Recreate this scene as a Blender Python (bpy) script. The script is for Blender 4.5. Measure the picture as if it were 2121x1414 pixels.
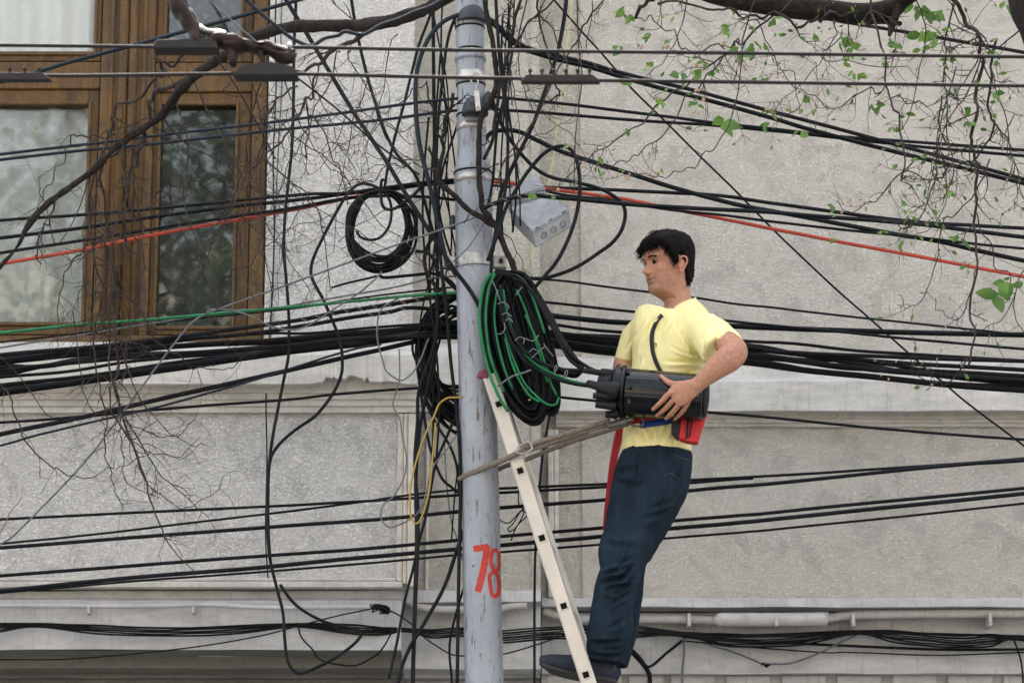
import bpy, math, random
import numpy as np
from mathutils import Vector, noise
for o in list(bpy.data.objects): bpy.data.objects.remove(o, do_unlink=True)
SC = bpy.context.scene; COL = SC.collection
random.seed(7); rng = np.random.default_rng(7)
# ---------------------------------------------------------------- camera, sky, sun, exposure
F = 6014.0; PITCH = math.radians(13); CAMZ = 1.7
cd = bpy.data.cameras.new('camera'); cam = bpy.data.objects.new('camera', cd); COL.objects.link(cam)
cd.sensor_width = 36; cd.lens = 36*F/2121; cd.clip_start = .1; cd.clip_end = 400
cam.location = (0, 0, CAMZ); cam.rotation_euler = (math.pi/2+PITCH, 0, 0)
cd.dof.use_dof = True; cd.dof.focus_distance = 11.2; cd.dof.aperture_fstop = 9
SC.camera = cam
SUN_EL = math.radians(55); SUN_AZ = math.radians(-18)       # behind the building, a little to the left
world = bpy.data.worlds.new('World'); SC.world = world; world.use_nodes = True
wn = world.node_tree; bg = wn.nodes['Background']
sky = wn.nodes.new('ShaderNodeTexSky'); sky.sky_type = 'NISHITA'; sky.sun_disc = False
sky.sun_elevation = SUN_EL; sky.sun_rotation = SUN_AZ; sky.dust_density = 4; sky.ozone_density = .6
hs = wn.nodes.new('ShaderNodeHueSaturation'); hs.inputs['Saturation'].default_value = .38
wn.links.new(sky.outputs[0], hs.inputs['Color']); wn.links.new(hs.outputs[0], bg.inputs[0]); bg.inputs[1].default_value = .12
sl = bpy.data.lights.new('sun', 'SUN'); sl.energy = 3.2; sl.angle = math.radians(.5); sl.color = (1, .95, .87)
sun = bpy.data.objects.new('sun', sl); COL.objects.link(sun)
sd = Vector((math.sin(SUN_AZ)*math.cos(SUN_EL), math.cos(SUN_AZ)*math.cos(SUN_EL), math.sin(SUN_EL)))
sun.rotation_euler = sd.to_track_quat('Z', 'Y').to_euler(); sun.location = (0, 0, 20)
SC.view_settings.view_transform = 'Standard'; SC.view_settings.look = 'None'
SC.view_settings.exposure = 2.65; SC.view_settings.gamma = 1
SC.render.engine = 'CYCLES'
# ---------------------------------------------------------------- helpers
cP, sP = math.cos(PITCH), math.sin(PITCH)
def P(x, y, Y):
    cx = (x-1060.5)/F; cy = -(y-707)/F
    dy = cP-cy*sP; dz = sP+cy*cP; t = Y/dy
    return np.array((cx*t, Y, CAMZ+dz*t))
def T(y, Y):
    return Y/(cP+(y-707)/F*sP)
def M(px, y, Y): return px*T(y, Y)/F          # pixels to metres there
def proj(v):
    v = np.asarray(v, float); dz = v[..., 2]-CAMZ
    t = v[..., 1]*cP+dz*sP; u = -v[..., 1]*sP+dz*cP
    return 1060.5+v[..., 0]/t*F, 707-u/t*F
def WX(x, Y): return P(x, 707, Y)[0]
def WZ(y, Y): return P(1060, y, Y)[2]
def pp(s): return [tuple(float(a) for a in q.split(',')) for q in s.split()]
def smooth(pts, step=4):
    p = np.array(pts, float)
    if len(p) < 3: return np.array([p[0]+(p[-1]-p[0])*k/step for k in range(step+1)])
    q = np.vstack([2*p[0]-p[1], p, 2*p[-1]-p[-2]]); out = []
    for i in range(len(p)-1):
        a, b, c, d = q[i:i+4]
        for k in range(step):
            t = k/step
            out.append(.5*((2*b)+(-a+c)*t+(2*a-5*b+4*c-d)*t*t+(-a+3*b-3*c+d)*t**3))
    out.append(p[-1]); return np.array(out)
def frames(p):
    t = np.gradient(p, axis=0); t /= np.linalg.norm(t, axis=1)[:, None]+1e-12
    n = np.zeros_like(t); ref = np.array((0, 1., 0)) if abs(t[0, 1]) < .9 else np.array((0, 0, 1.))
    v = ref-t[0]*t[0].dot(ref); n[0] = v/np.linalg.norm(v)
    for i in range(1, len(p)):
        v = n[i-1]-t[i]*t[i].dot(n[i-1]); n[i] = v/(np.linalg.norm(v)+1e-12)
    return t, n, np.cross(t, n)
class MB:
    def __init__(s): s.v = []; s.f = []; s.n = 0
    def add(s, v, f):
        s.v.append(np.asarray(v, float)); s.f += [tuple(i+s.n for i in q) for q in f]; s.n += len(v); return s
    def tube(s, p, r, n=8, caps=True):
        p = np.asarray(p, float); k = len(p); r = np.broadcast_to(r, (k,))
        t, a, b = frames(p); th = np.arange(n)*2*math.pi/n
        v = p[:, None]+r[:, None, None]*(np.cos(th)[None, :, None]*a[:, None]+np.sin(th)[None, :, None]*b[:, None])
        f = [(i*n+j, i*n+(j+1) % n, (i+1)*n+(j+1) % n, (i+1)*n+j) for i in range(k-1) for j in range(n)]
        if caps: f += [tuple(range(n))[::-1], tuple((k-1)*n+j for j in range(n))]
        return s.add(v.reshape(-1, 3), f)
    def limb(s, pts, n=28, e=2.0, cap=True, da=None):   # pts: (x,y,Y, half width px, half depth m)
        q = smooth([tuple(P(a[0], a[1], a[2]))+(M(a[3], a[1], a[2]), a[4]) for a in pts], 5)
        p, w, d = q[:, :3], q[:, 3], q[:, 4]; k = len(p)
        t = np.gradient(p, axis=0); t /= np.linalg.norm(t, axis=1)[:, None]
        ref = np.array(da if da else (0, 1., 0)); dd = ref-t*(t@ref)[:, None]; dd /= np.linalg.norm(dd, axis=1)[:, None]
        ww = np.cross(t, dd); th = np.arange(n)*2*math.pi/n
        c, sn = np.cos(th), np.sin(th); c = np.sign(c)*abs(c)**(2/e); sn = np.sign(sn)*abs(sn)**(2/e)
        v = p[:, None]+(w[:, None]*c)[..., None]*ww[:, None]+(d[:, None]*sn)[..., None]*dd[:, None]
        f = [(i*n+j, i*n+(j+1) % n, (i+1)*n+(j+1) % n, (i+1)*n+j) for i in range(k-1) for j in range(n)]
        f += [tuple(range(n))[::-1], tuple((k-1)*n+j for j in range(n))]
        return s.add(v.reshape(-1, 3), f)
    def ball(s, c, r, n=16, R=None):
        r = np.broadcast_to(r, (3,)); m = n//2; v = []
        for i in range(m+1):
            a = math.pi*i/m
            for j in range(n):
                b = 2*math.pi*j/n; v.append((math.sin(a)*math.cos(b)*r[0], math.sin(a)*math.sin(b)*r[1], math.cos(a)*r[2]))
        v = np.array(v)
        if R is not None: v = v@np.array(R).T
        f = [(i*n+j, (i+1)*n+j, (i+1)*n+(j+1) % n, i*n+(j+1) % n) for i in range(m) for j in range(n)]
        return s.add(v+np.array(c), f)
    def box(s, a, b, R=None, c=None):
        v = np.array([(x, y, z) for x in (a[0], b[0]) for y in (a[1], b[1]) for z in (a[2], b[2])], float)
        if R is not None: v = v@np.array(R).T+np.array(c)
        return s.add(v, [(0, 1, 3, 2), (4, 6, 7, 5), (0, 4, 5, 1), (2, 3, 7, 6), (0, 2, 6, 4), (1, 5, 7, 3)])
    def pbox(s, x0, y0, x1, y1, Yf, Yb):
        return s.box((WX(x0, Yf), Yf, WZ(y1, Yf)), (WX(x1, Yf), Yb, WZ(y0, Yf)))
    def prism(s, poly, Yf, Yb):               # polygon in pixels, extruded in depth
        a = [P(x, y, Yf) for x, y in poly]; n = len(a); b = [np.array((q[0], Yb, q[2])) for q in a]
        return s.add(np.array(a+b), [tuple(range(n)), tuple(range(2*n-1, n-1, -1))]+[(i, i+n, (i+1) % n+n, (i+1) % n) for i in range(n)])
    def build(s, name, m, parent=None, sm=True, bevel=0, base=None):
        v = np.vstack(s.v) if s.v else np.zeros((0, 3))
        me = bpy.data.meshes.new(name)
        if parent is not None: o0 = np.array(WL[parent.name])
        else:
            o0 = np.array(base) if base is not None else np.array(((v[:, 0].min()+v[:, 0].max())/2, (v[:, 1].min()+v[:, 1].max())/2, v[:, 2].min()))
        me.from_pydata((v-o0).tolist(), [], s.f); me.update()
        if sm: me.polygons.foreach_set('use_smooth', [True]*len(me.polygons))
        ob = bpy.data.objects.new(name, me); COL.objects.link(ob); me.materials.append(m)
        if parent is not None: ob.parent = parent
        else: ob.location = o0
        WL[ob.name] = tuple(o0)
        if bevel:
            b = ob.modifiers.new('bevel', 'BEVEL'); b.width = bevel; b.segments = 2; b.limit_method = 'ANGLE'
        return ob
WL = {}
def thing(name, label, cat, loc, group=None):
    o = bpy.data.objects.new(name, None); COL.objects.link(o); o.location = tuple(loc); WL[o.name] = tuple(float(a) for a in loc)
    o.empty_display_size = .1
    return tag(o, label, cat, group)
def tag(o, label, cat, group=None, kind=None):
    o['label'] = label; o['category'] = cat
    if group: o['group'] = group
    if kind: o['kind'] = kind
    return o
def fuse(mb, voxel, sm=3, fac=.5):
    v = np.vstack(mb.v); me = bpy.data.meshes.new('tmp'); me.from_pydata(v.tolist(), [], mb.f)
    o = bpy.data.objects.new('tmp', me); COL.objects.link(o)
    r = o.modifiers.new('r', 'REMESH'); r.mode = 'VOXEL'; r.voxel_size = voxel
    if sm: q = o.modifiers.new('s', 'SMOOTH'); q.iterations = sm; q.factor = fac
    ev = o.evaluated_get(bpy.context.evaluated_depsgraph_get()); em = ev.to_mesh()
    n = len(em.vertices); co = np.empty(n*3); em.vertices.foreach_get('co', co); co = co.reshape(-1, 3)
    no = np.empty(n*3); em.vertices.foreach_get('normal', no)
    f = [tuple(p.vertices) for p in em.polygons]
    ev.to_mesh_clear(); bpy.data.objects.remove(o, do_unlink=True); bpy.data.meshes.remove(me)
    out = MB(); out.add(co, f); return out, co, no.reshape(-1, 3)
# ---------------------------------------------------------------- materials
class NT:
    def __init__(s, m): s.t = m.node_tree; s.n = s.t.nodes; s.bsdf = s.n['Principled BSDF']
    def new(s, k, **kw):
        a = s.n.new(k)
        for i, j in kw.items():
            if hasattr(a, i): setattr(a, i, j)
            else: a.inputs[i.replace('_', ' ')].default_value = j
        return a
    def l(s, a, b): s.t.links.new(a, b)
    def math(s, op, a, b=None, c=None):
        q = s.n.new('ShaderNodeMath'); q.operation = op
        for i, x in enumerate((a, b, c)):
            if x is None: continue
            if isinstance(x, (int, float)): q.inputs[i].default_value = x
            else: s.l(x, q.inputs[i])
        return q.outputs[0]
    def noise(s, vec, scale, detail=4, rough=.55, dist=0):
        q = s.n.new('ShaderNodeTexNoise'); s.l(vec, q.inputs['Vector'])
        for k, v in (('Scale', scale), ('Detail', detail), ('Roughness', rough), ('Distortion', dist)): q.inputs[k].default_value = v
        return q.outputs['Fac']
    def ramp(s, fac, stops):
        q = s.n.new('ShaderNodeValToRGB'); s.l(fac, q.inputs[0]); e = q.color_ramp.elements
        while len(e) < len(stops): e.new(.5)
        for i, (p, c) in enumerate(stops):
            e[i].position = p; e[i].color = (c, c, c, 1) if isinstance(c, (int, float)) else (*c, 1)
        return q.outputs[0]
    def mix(s, fac, a, b, mode='MIX'):
        q = s.n.new('ShaderNodeMix'); q.data_type = 'RGBA'; q.blend_type = mode
        for i, x in ((0, fac), (6, a), (7, b)):
            if isinstance(x, (int, float)): q.inputs[i].default_value = x if i == 0 else (x, x, x, 1)
            elif isinstance(x, tuple): q.inputs[i].default_value = (*x, 1)
            else: s.l(x, q.inputs[i])
        return q.outputs[2]
    def geo(s): return s.n.new('ShaderNodeNewGeometry').outputs['Position']
    def obj(s): return s.n.new('ShaderNodeTexCoord').outputs['Object']
    def bump(s, h, st, d=.01, nrm=None):
        q = s.n.new('ShaderNodeBump'); q.inputs['Strength'].default_value = st; q.inputs['Distance'].default_value = d; s.l(h, q.inputs['Height'])
        if nrm is not None: s.l(nrm, q.inputs['Normal'])
        return q.outputs[0]
    def color(s, c): s.l(c, s.bsdf.inputs['Base Color'])
    def normal(s, c): s.l(c, s.bsdf.inputs['Normal'])
    def scale(s, vec, xyz):
        q = s.n.new('ShaderNodeMapping'); s.l(vec, q.inputs[0]); q.inputs['Scale'].default_value = xyz; return q.outputs[0]
def mat(name, col, rough=.6, metal=0, var=0, vs=20, bump=0, bs=60, bd=.003, spec=.5, tr=None):
    m = bpy.data.materials.new(name); m.use_nodes = True; t = NT(m); b = t.bsdf
    b.inputs['Base Color'].default_value = (*col, 1); b.inputs['Roughness'].default_value = rough
    b.inputs['Metallic'].default_value = metal; b.inputs['Specular IOR Level'].default_value = spec
    if var or bump: vec = t.geo()
    if var:
        n = t.noise(vec, vs, 5, .6)
        t.color(t.mix(t.ramp(n, [(.3, 0), (.7, 1)]), tuple(c*(1-var) for c in col), tuple(min(1, c*(1+var)) for c in col)))
    if bump: t.normal(t.bump(t.noise(vec, bs, 4, .6), bump, bd))
    return m
def plaster(name, base, dirt_shade, sc, cr=.8, flat=.5, streak=.2, bmp=.8):
    m = bpy.data.materials.new(name); m.use_nodes = True; t = NT(m); g = t.geo()
    t.bsdf.inputs['Roughness'].default_value = .92; t.bsdf.inputs['Specular IOR Level'].default_value = .15
    gs = t.scale(g, (1, 1, 1.7)); M_ = lambda a, b: t.math('MULTIPLY', a, b)
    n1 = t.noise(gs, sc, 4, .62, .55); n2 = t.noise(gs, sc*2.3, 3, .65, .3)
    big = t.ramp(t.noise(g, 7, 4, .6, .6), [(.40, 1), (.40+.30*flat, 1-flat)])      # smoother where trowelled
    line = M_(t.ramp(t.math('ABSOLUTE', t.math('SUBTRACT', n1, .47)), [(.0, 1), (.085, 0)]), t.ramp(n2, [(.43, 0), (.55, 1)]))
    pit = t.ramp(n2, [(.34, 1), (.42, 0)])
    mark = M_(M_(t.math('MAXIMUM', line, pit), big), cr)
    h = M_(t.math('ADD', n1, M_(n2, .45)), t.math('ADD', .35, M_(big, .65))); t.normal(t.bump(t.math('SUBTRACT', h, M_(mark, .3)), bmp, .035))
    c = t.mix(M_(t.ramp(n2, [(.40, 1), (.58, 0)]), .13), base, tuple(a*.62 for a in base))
    c = t.mix(mark, c, dirt_shade)  # pits and creases darkened: relief shade painted in along with dirt
    med = t.ramp(t.noise(g, 1.1, 5, .6), [(.42, 0), (.75, 1)]); c = t.mix(M_(med, .07), c, tuple(a*.78 for a in base))
    stn = t.ramp(t.noise(t.scale(g, (8, 8, .6)), 1.5, 5, .7), [(.55, 0), (.8, 1)]); c = t.mix(M_(stn, streak), c, tuple(a*.6 for a in dirt_shade))
    t.color(c); return m
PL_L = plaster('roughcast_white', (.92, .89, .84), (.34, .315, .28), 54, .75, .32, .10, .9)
PL_C = plaster('roughcast_cream', (.80, .755, .655), (.27, .25, .19), 70, .5, .3, .3, 1)
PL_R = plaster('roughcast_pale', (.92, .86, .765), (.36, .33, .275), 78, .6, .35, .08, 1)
def trim(name, base, spk=.5):
    m = bpy.data.materials.new(name); m.use_nodes = True; t = NT(m); g = t.geo()
    t.bsdf.inputs['Roughness'].default_value = .85; t.bsdf.inputs['Specular IOR Level'].default_value = .2
    a = t.noise(t.scale(g, (1, 1, 3)), 6, 6, .65); b = t.noise(g, 130, 3, .7); s2 = t.noise(t.scale(g, (26, 26, 2)), 2, 4, .7)
    c = t.mix(t.ramp(a, [(.35, 0), (.7, 1)]), tuple(x*.72 for x in base), base)
    c = t.mix(t.math('MULTIPLY', t.ramp(s2, [(.53, 0), (.72, 1)]), .5), c, tuple(x*.42 for x in base))
    c = t.mix(t.math('MULTIPLY', t.ramp(t.noise(t.scale(g, (1, 1, 5)), 14, 6, .75), [(.56, 0), (.68, 1)]), .35), c, tuple(x*.4 for x in base))
    c = t.mix(t.math('MULTIPLY', t.ramp(b, [(.66, 0), (.72, 1)]), spk), c, tuple(x*.3 for x in base))
    t.color(c); t.normal(t.bump(t.math('ADD', t.math('MULTIPLY', b, .2), t.noise(g, 22, 5, .6)), .35, .008)); return m
TRIM = trim('painted_render', (.59, .565, .52)); TRIM2 = trim('cream_moulding', (.66, .61, .53), .35)
BAND = trim('grey_band', (.53, .525, .52)); SOF = trim('soffit_shade_grey', (.22, .215, .19), .2)
CAB = mat('cable_black', (.0025, .0036, .005), .5, bump=.25, bs=25, spec=.16)
def dusty(m, c0, c1):
    t = NT(m); g = t.geo(); s1 = t.ramp(t.noise(g, 120, 3, .6), [(.62, 0), (.70, 1)]); s2 = t.ramp(t.noise(g, 9, 4, .6), [(.45, 0), (.7, 1)])
    t.color(t.mix(t.math('MULTIPLY', s1, .6), t.mix(s2, c0, tuple(a*3 for a in c0)), c1))
dusty(CAB, (.0024, .0034, .0048), (.030, .032, .034))
CABW = mat('cable_sooty', (.005, .005, .0055), .65, var=.4, vs=30, spec=.15)
NAVY = mat('cable_navy', (.005, .012, .022), .5, spec=.25)
RED = mat('cable_red', (.38, .042, .018), .55, var=.2, vs=12)
GRN = mat('cable_green', (.008, .15, .05), .45, var=.35, vs=15, spec=.3)
GREY = mat('wire_grey', (.10, .105, .115), .55, var=.3, vs=30)
YEL = mat('cable_yellow', (.32, .21, .035), .6)
YEL2 = mat('cable_pale_yellow', (.42, .38, .2), .6)
WRAP = mat('wrap_brown', (.11, .095, .075), .75, var=.4, vs=60)
ZIP = mat('tie_white', (.13, .135, .14), .4)
STEEL = mat('dull_steel', (.36, .36, .35), .38, .75, var=.25, vs=25)
ALU = mat('brushed_aluminium', (.50, .47, .435), .42, .55, var=.10, vs=9, bump=.08, bs=90, bd=.001)
RUST = mat('rusted_iron', (.024, .013, .010), .8, .2, var=.6, vs=45, bump=.6, bs=70)
BRONZE = mat('weathered_wire', (.012, .010, .010), .85, 0, var=.35, vs=60)
BARK = mat('bark_dark', (.022, .018, .016), .95, var=.5, vs=45, bump=1, bs=70, bd=.012, spec=.2)
TWIG = mat('twig_brown', (.040, .031, .028), .85, var=.4, vs=25, spec=.25)
# ---------------------------------------------------------------- ground
def sheet(name, x0, x1, y0, y1, z, m):
    b = MB().add([(x0, y0, z), (x1, y0, z), (x1, y1, z), (x0, y1, z)], [(0, 1, 2, 3)])
    o = b.build(name, m, sm=False); o['kind'] = 'structure'; return o
ASPH = mat('asphalt', (.06, .06, .06), .9, var=.3, vs=3, bump=.5, bs=80)
PAVE = mat('paving', (.26, .25, .235), .9, var=.2, vs=3)
sheet('road', -70, 70, -70, 8.2, -.13, ASPH)
kb = MB().box((-70, 8.2, -.4), (70, 8.35, 0)).build('kerb', PAVE, sm=False); kb['kind'] = 'structure'
sheet('pavement', -70, 70, 8.35, 14.5, .0, PAVE)
sheet('ground', -150, 150, -150, 150, -.5, mat('soil', (.14, .12, .09), .95, var=.2))
# ---------------------------------------------------------------- the building
bld = thing('building', 'old pale roughcast building with stepped ledges and a brown wooden window', 'building', (0, 13.2, 0))
bld['kind'] = 'structure'
YL, YC, YR = 12.75, 12.88, 13.0
TOP = 10.4
def wallbox(x0, x1, Yf, z0, z1, m, lab=None, Yb=13.6):
    o = MB().box((x0, Yf, z0), (x1, Yb, z1)).build('wall', m, bld, sm=False)
    if lab: o['label'] = lab
    return o
XL, XR = -9.0, 9.0
ox0, ox1, oz0, oz1 = WX(-178, YL), WX(546, YL), WZ(708, YL), WZ(-420, YL)
e1 = WX(853, YL); e2 = WX(1118, YC)
# left bay: one wall with an opening, rough plaster edge round the window
b = MB(); zl = WZ(850, YL)
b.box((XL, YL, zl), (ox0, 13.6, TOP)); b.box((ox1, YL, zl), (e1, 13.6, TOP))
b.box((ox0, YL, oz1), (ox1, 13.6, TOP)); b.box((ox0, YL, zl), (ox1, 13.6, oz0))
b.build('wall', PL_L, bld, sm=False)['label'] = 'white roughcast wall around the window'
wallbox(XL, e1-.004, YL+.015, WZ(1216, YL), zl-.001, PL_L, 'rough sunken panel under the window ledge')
wallbox(e1, e2, YC, WZ(1240, YC), TOP, PL_C, 'cream wall strip behind the pole')
xs = WX(1204, YR)
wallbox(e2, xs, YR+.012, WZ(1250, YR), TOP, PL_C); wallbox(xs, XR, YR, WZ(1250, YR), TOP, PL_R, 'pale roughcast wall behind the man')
MB().box((XL, YL-.25, TOP), (XR, 13.8, TOP+.35)).build('cornice', TRIM, bld, sm=False)
MB().box((XL, 13.6, -.3), (XR, 20, TOP)).box((XL, 13.3, -.3), (ox0-.5, 13.61, WZ(1500, YL))).build('rear_mass', BAND, bld, sm=False)
def extr(name, prof, x0, x1, m, nx=2, wob=.0, fn=None, lab=None, parent=None):
    q = []; z = 0
    for Y, y in prof:
        if isinstance(y, tuple): z = WZ(y[1], y[0])
        elif y is not None: z = WZ(y, Y)
        q.append((Y, z))
    q = [(Y, z) for Y, z in q]; k = len(q); b = MB(); v = []
    for i in range(nx):
        x = x0+(x1-x0)*i/(nx-1)
        for j, (Y, z) in enumerate(q):
            dy = dz = 0
            if wob and 0 < j < k-1:
                dy = wob*noise.noise(Vector((x*2.3, j*3.1, 1.7)))+wob*.5*noise.noise(Vector((x*11, j*3.1, 7))); dz = wob*.8*noise.noise(Vector((x*3.1, j*2.1, 9)))
            if fn: a = fn(x, j); dy += a[0]; dz += a[1]
            v.append((x, Y+dy, z+dz))
    f = [(i*k+j, i*k+(j+1) % k, (i+1)*k+(j+1) % k, (i+1)*k+j) for i in range(nx-1) for j in range(k)]
    f += [tuple(range(k))[::-1], tuple((nx-1)*k+j for j in range(k))]
    b.add(v, f); o = b.build(name, m, parent or bld, sm=False)
    if lab: o['label'] = lab
    return o
cx0, cx1 = WX(640, 12.6), WX(842, 12.6)
def chip(x, j):
    if j in (4, 5) and cx0 < x < cx1:
        u = (x-cx0)/(cx1-cx0); a = min(1, u*8, (1-u)*10)
        n = .5+.9*noise.noise(Vector((x*19, 3, 1)))+.8*noise.noise(Vector((x*75, 5, 1)))
        base = .034 if .15 < u < .62 else .014
        return (.012*a*n if j == 4 else 0, max(0, a*base*(.6+.7*n)))
    return (0, 0)
extr('ledge', [(13.0, 702), (12.75-.002, 713), (12.64, 722), (12.615, 735), (12.615, 795), (12.69, None), (12.69, 813), (12.705, 815), (12.705, 826), (12.72, 828), (12.72, 840), (12.735, 842), (12.735, 854), (12.775, 856), (13.0, 856)],
     XL, WX(864, 12.615), TRIM, 700, .004, chip, 'white ledge under the window with a broken lower edge')
for k, (x0, y0, x1, y1, Y) in enumerate([(826, 856, 838, 1203, 12.737), (838.2, 856, 847, 1208, 12.722), (847.2, 856, 862, 1214, 12.707), (-900, 1195, 825.8, 1203, 12.739), (-900, 1203.2, 838, 1216, 12.724)]):
    b = MB().pbox(x0, y0, x1, y1, Y, 12.80).build('panel_frame', TRIM2 if k < 3 else TRIM, bld, sm=False, bevel=.006)
def crack(x, j): return (.012*noise.noise(Vector((x*4, j, 3))), .006*noise.noise(Vector((x*9, j*2, 5))))
extr('lower_band', [(13.5, (12.80, 1223)), (12.80, 1223), (12.79, 1238), (12.755, 1243), (12.75, 1345), (13.0, None), (13.6, 1355)], XL, WX(836, 12.75), BAND, 300, .006, None, 'grey white band below the left panel')
extr('soffit', [(13.6, 1356), (13.01, 1356), (12.77, 1346.6), (12.77, 1347), (13.0, None), (13.0, 1383), (13.25, None), (13.25, 1404), (13.3, None), (13.3, 1436), (13.6, 1436)], XL, WX(835, 12.75), SOF, 60, .004, None, 'stepped soffit above the shop front, underside shade painted dark')  # dark sheet laid under the band; underside shade put into its colour
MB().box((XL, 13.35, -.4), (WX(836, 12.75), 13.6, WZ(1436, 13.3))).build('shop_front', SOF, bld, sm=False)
# centre strip
extr('ledge', [(13.1, 700), (YC-.01, 712), (12.775, 724), (12.765, 740), (12.765, 795), (12.83, None), (12.83, 815), (12.85, 817), (12.85, 838), (12.865, 840), (12.865, 853), (YC-.001, 855), (13.1, 855)],
     WX(866, 12.7), WX(1118, 12.765), TRIM, 90, .010, None, 'dirty ledge behind the pole')
extr('lower_band', [(13.3, 1220), (12.865, 1222), (12.86, 1246), (12.98, None), (12.97, 1290), (12.96, 1385), (13.2, None), (13.2, 1402), (13.4, None), (13.4, 2600), (13.6, 2600)], WX(837, 12.9), WX(1119, 12.86), BAND, 60, .008, None, 'grey band below the middle strip')
MB().pbox(884, 870, 890, 1221, YC-.012, 12.95).build('panel_frame', TRIM2, bld, sm=False, bevel=.004)
MB().pbox(1098, -700, 1119, 1246, YC-.010, 13.0).build('corner_strip', PL_C, bld, sm=False, bevel=.01)
# right side
extr('ledge', [(13.2, 700), (13.0-.001, 742), (12.965, 752), (12.955, 776), (12.895, 790), (12.885, 850), (12.955, None), (12.955, 866), (12.968, 867), (12.968, 875), (12.98, 876), (12.98, 883), (12.999, 885), (13.2, 885)],
     WX(1152, 12.88), XR, TRIM, 320, .006, None, 'long white ledge behind the man')
extr('lower_band', [(13.58, 1236), (12.990, 1238), (12.985, 1256), (13.55, None), (13.55, (13.13, 1268)), (13.13, 1268), (13.13, 1394), (13.22, None), (13.22, 1440), (13.58, 1440)], WX(1121, 13), XR, BAND, 240, .006, None, 'grey band below the right wall')
MB().pbox(1134, 888, 1146, 1236, 12.975, 13.1).build('panel_frame', TRIM, bld, sm=False, bevel=.006)
MB().pbox(1146.5, 888, 1156, 1236, 12.988, 13.1).build('panel_frame', TRIM2, bld, sm=False, bevel=.004)
b = MB()
for k in range(60): b.pbox(1380+k*112, 1397, 1470+k*112, 2600, 13.19, 13.5)
for k in range(3): b.pbox(1130+k*83, 1397, 1200+k*83, 2600, 13.19, 13.5)
b.build('shutter_blocks', BAND, bld, sm=False, bevel=.01)
MB().pbox(-1200, 1441, 1900, 2620, 13.24, 13.6).build('shop_wall', SOF, bld, sm=False)
# window
def woodmat():
    m = bpy.data.materials.new('weathered_brown_wood'); m.use_nodes = True; t = NT(m); g = t.geo()
    t.bsdf.inputs['Roughness'].default_value = .55; t.bsdf.inputs['Specular IOR Level'].default_value = .3
    a = t.noise(t.scale(g, (40, 40, 3)), 1, 5, .65, .4)
    c = t.mix(t.ramp(a, [(.3, 0), (.7, 1)]), (.085, .045, .014), (.150, .080, .022))
    vo = t.new('ShaderNodeTexVoronoi', feature='DISTANCE_TO_EDGE'); t.l(t.scale(g, (60, 60, 24)), vo.inputs['Vector']); vo.inputs['Scale'].default_value = 1
    cr = t.ramp(vo.outputs['Distance'], [(.02, 1), (.07, 0)]); pt = t.ramp(t.noise(g, 3.2, 4, .6), [(.42, 0), (.58, 1)])
    c = t.mix(t.math('MULTIPLY', t.math('MULTIPLY', cr, pt), .75), c, (.035, .022, .012))
    d = t.ramp(t.noise(t.scale(g, (1, 1, .30)), 11, 7, .75), [(.46, 0), (.64, 1)])
    c = t.mix(t.math('MULTIPLY', d, .8), c, (.045, .030, .018)); t.color(c)
    t.normal(t.bump(t.math('SUBTRACT', a, t.math('MULTIPLY', cr, .5)), .5, .004)); return m
WOOD = woodmat()
win = MB()
win.pbox(-176, -400, -150, 704, 12.79, 12.98)
win.pbox(190, -400, 304, 704, 12.800, 12.98)
win.pbox(512, -400, 543, 704, 12.765, 12.98)
win.pbox(-150, 128, 190, 184, 12.815, 12.98); win.pbox(304, 130, 512, 190, 12.815, 12.98)
win.pbox(-176, 694, 543, 710, 12.775, 12.98)
wf = win.build('window', WOOD, bld, sm=False, bevel=.006); wf['label'] = 'brown weathered wooden casement window'
def sub(mb, name, m, parent, **k): return mb.build(name, m, parent, **k)
b = MB()
for c_, r_ in ((237, 11), (258, 10)):
    p = [(WX(c_, 12.795), 12.795, z) for z in (WZ(700, 12.795), oz1)]; b.tube(p, [M(r_, 400, 12.8)]*2, 20)
for c_ in (213, 281): b.pbox(c_-4, -390, c_+4, 700, 12.79, 12.81)
b.build('mullion_moulding', WOOD, wf)
GLASS = bpy.data.materials.new('window_glass'); GLASS.use_nodes = True; t = NT(GLASS)
fr = t.new('ShaderNodeFresnel'); fr.inputs['IOR'].default_value = 1.7
gl = t.new('ShaderNodeBsdfGlossy'); gl.inputs['Roughness'].default_value = .02
nn = t.bump(t.noise(t.geo(), 2.5, 2, .5), .05, .02); t.l(nn, gl.inputs['Normal'])
tb = t.new('ShaderNodeBsdfTransparent'); tb.inputs[0].default_value = (.93, .95, .94, 1)
mx = t.new('ShaderNodeMixShader'); t.l(t.math('MULTIPLY', fr.outputs[0], .6), mx.inputs[0]); t.l(tb.outputs[0], mx.inputs[1]); t.l(gl.outputs[0], mx.inputs[2])
t.l(mx.outputs[0], t.n['Material Output'].inputs['Surface'])
def sash(x0, y0, x1, y1, gx0, gy0, gx1, gy1):
    b = MB(); Y = 12.83
    for a in ((x0, y0, gx0, y1), (gx1, y0, x1, y1), (gx0, y0, gx1, gy0), (gx0, gy1, gx1, y1)):
        if abs(a[2]-a[0]) > 1 and abs(a[3]-a[1]) > 1: b.pbox(*a, Y, 12.93)
    # inner bead
    for a in ((gx0-5, gy0-5, gx0+2, gy1+5), (gx1-2, gy0-5, gx1+5, gy1+5), (gx0+2, gy0-6, gx1-2, gy0+2), (gx0+2, gy1-2, gx1-2, gy1+6)): b.pbox(*a, Y-.012, Y+.02)
    b.build('sash', WOOD, wf, sm=False, bevel=.005)
    MB().pbox(gx0, gy0, gx1, gy1, 12.868, 12.872).build('pane', GLASS, wf, sm=False)
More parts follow.
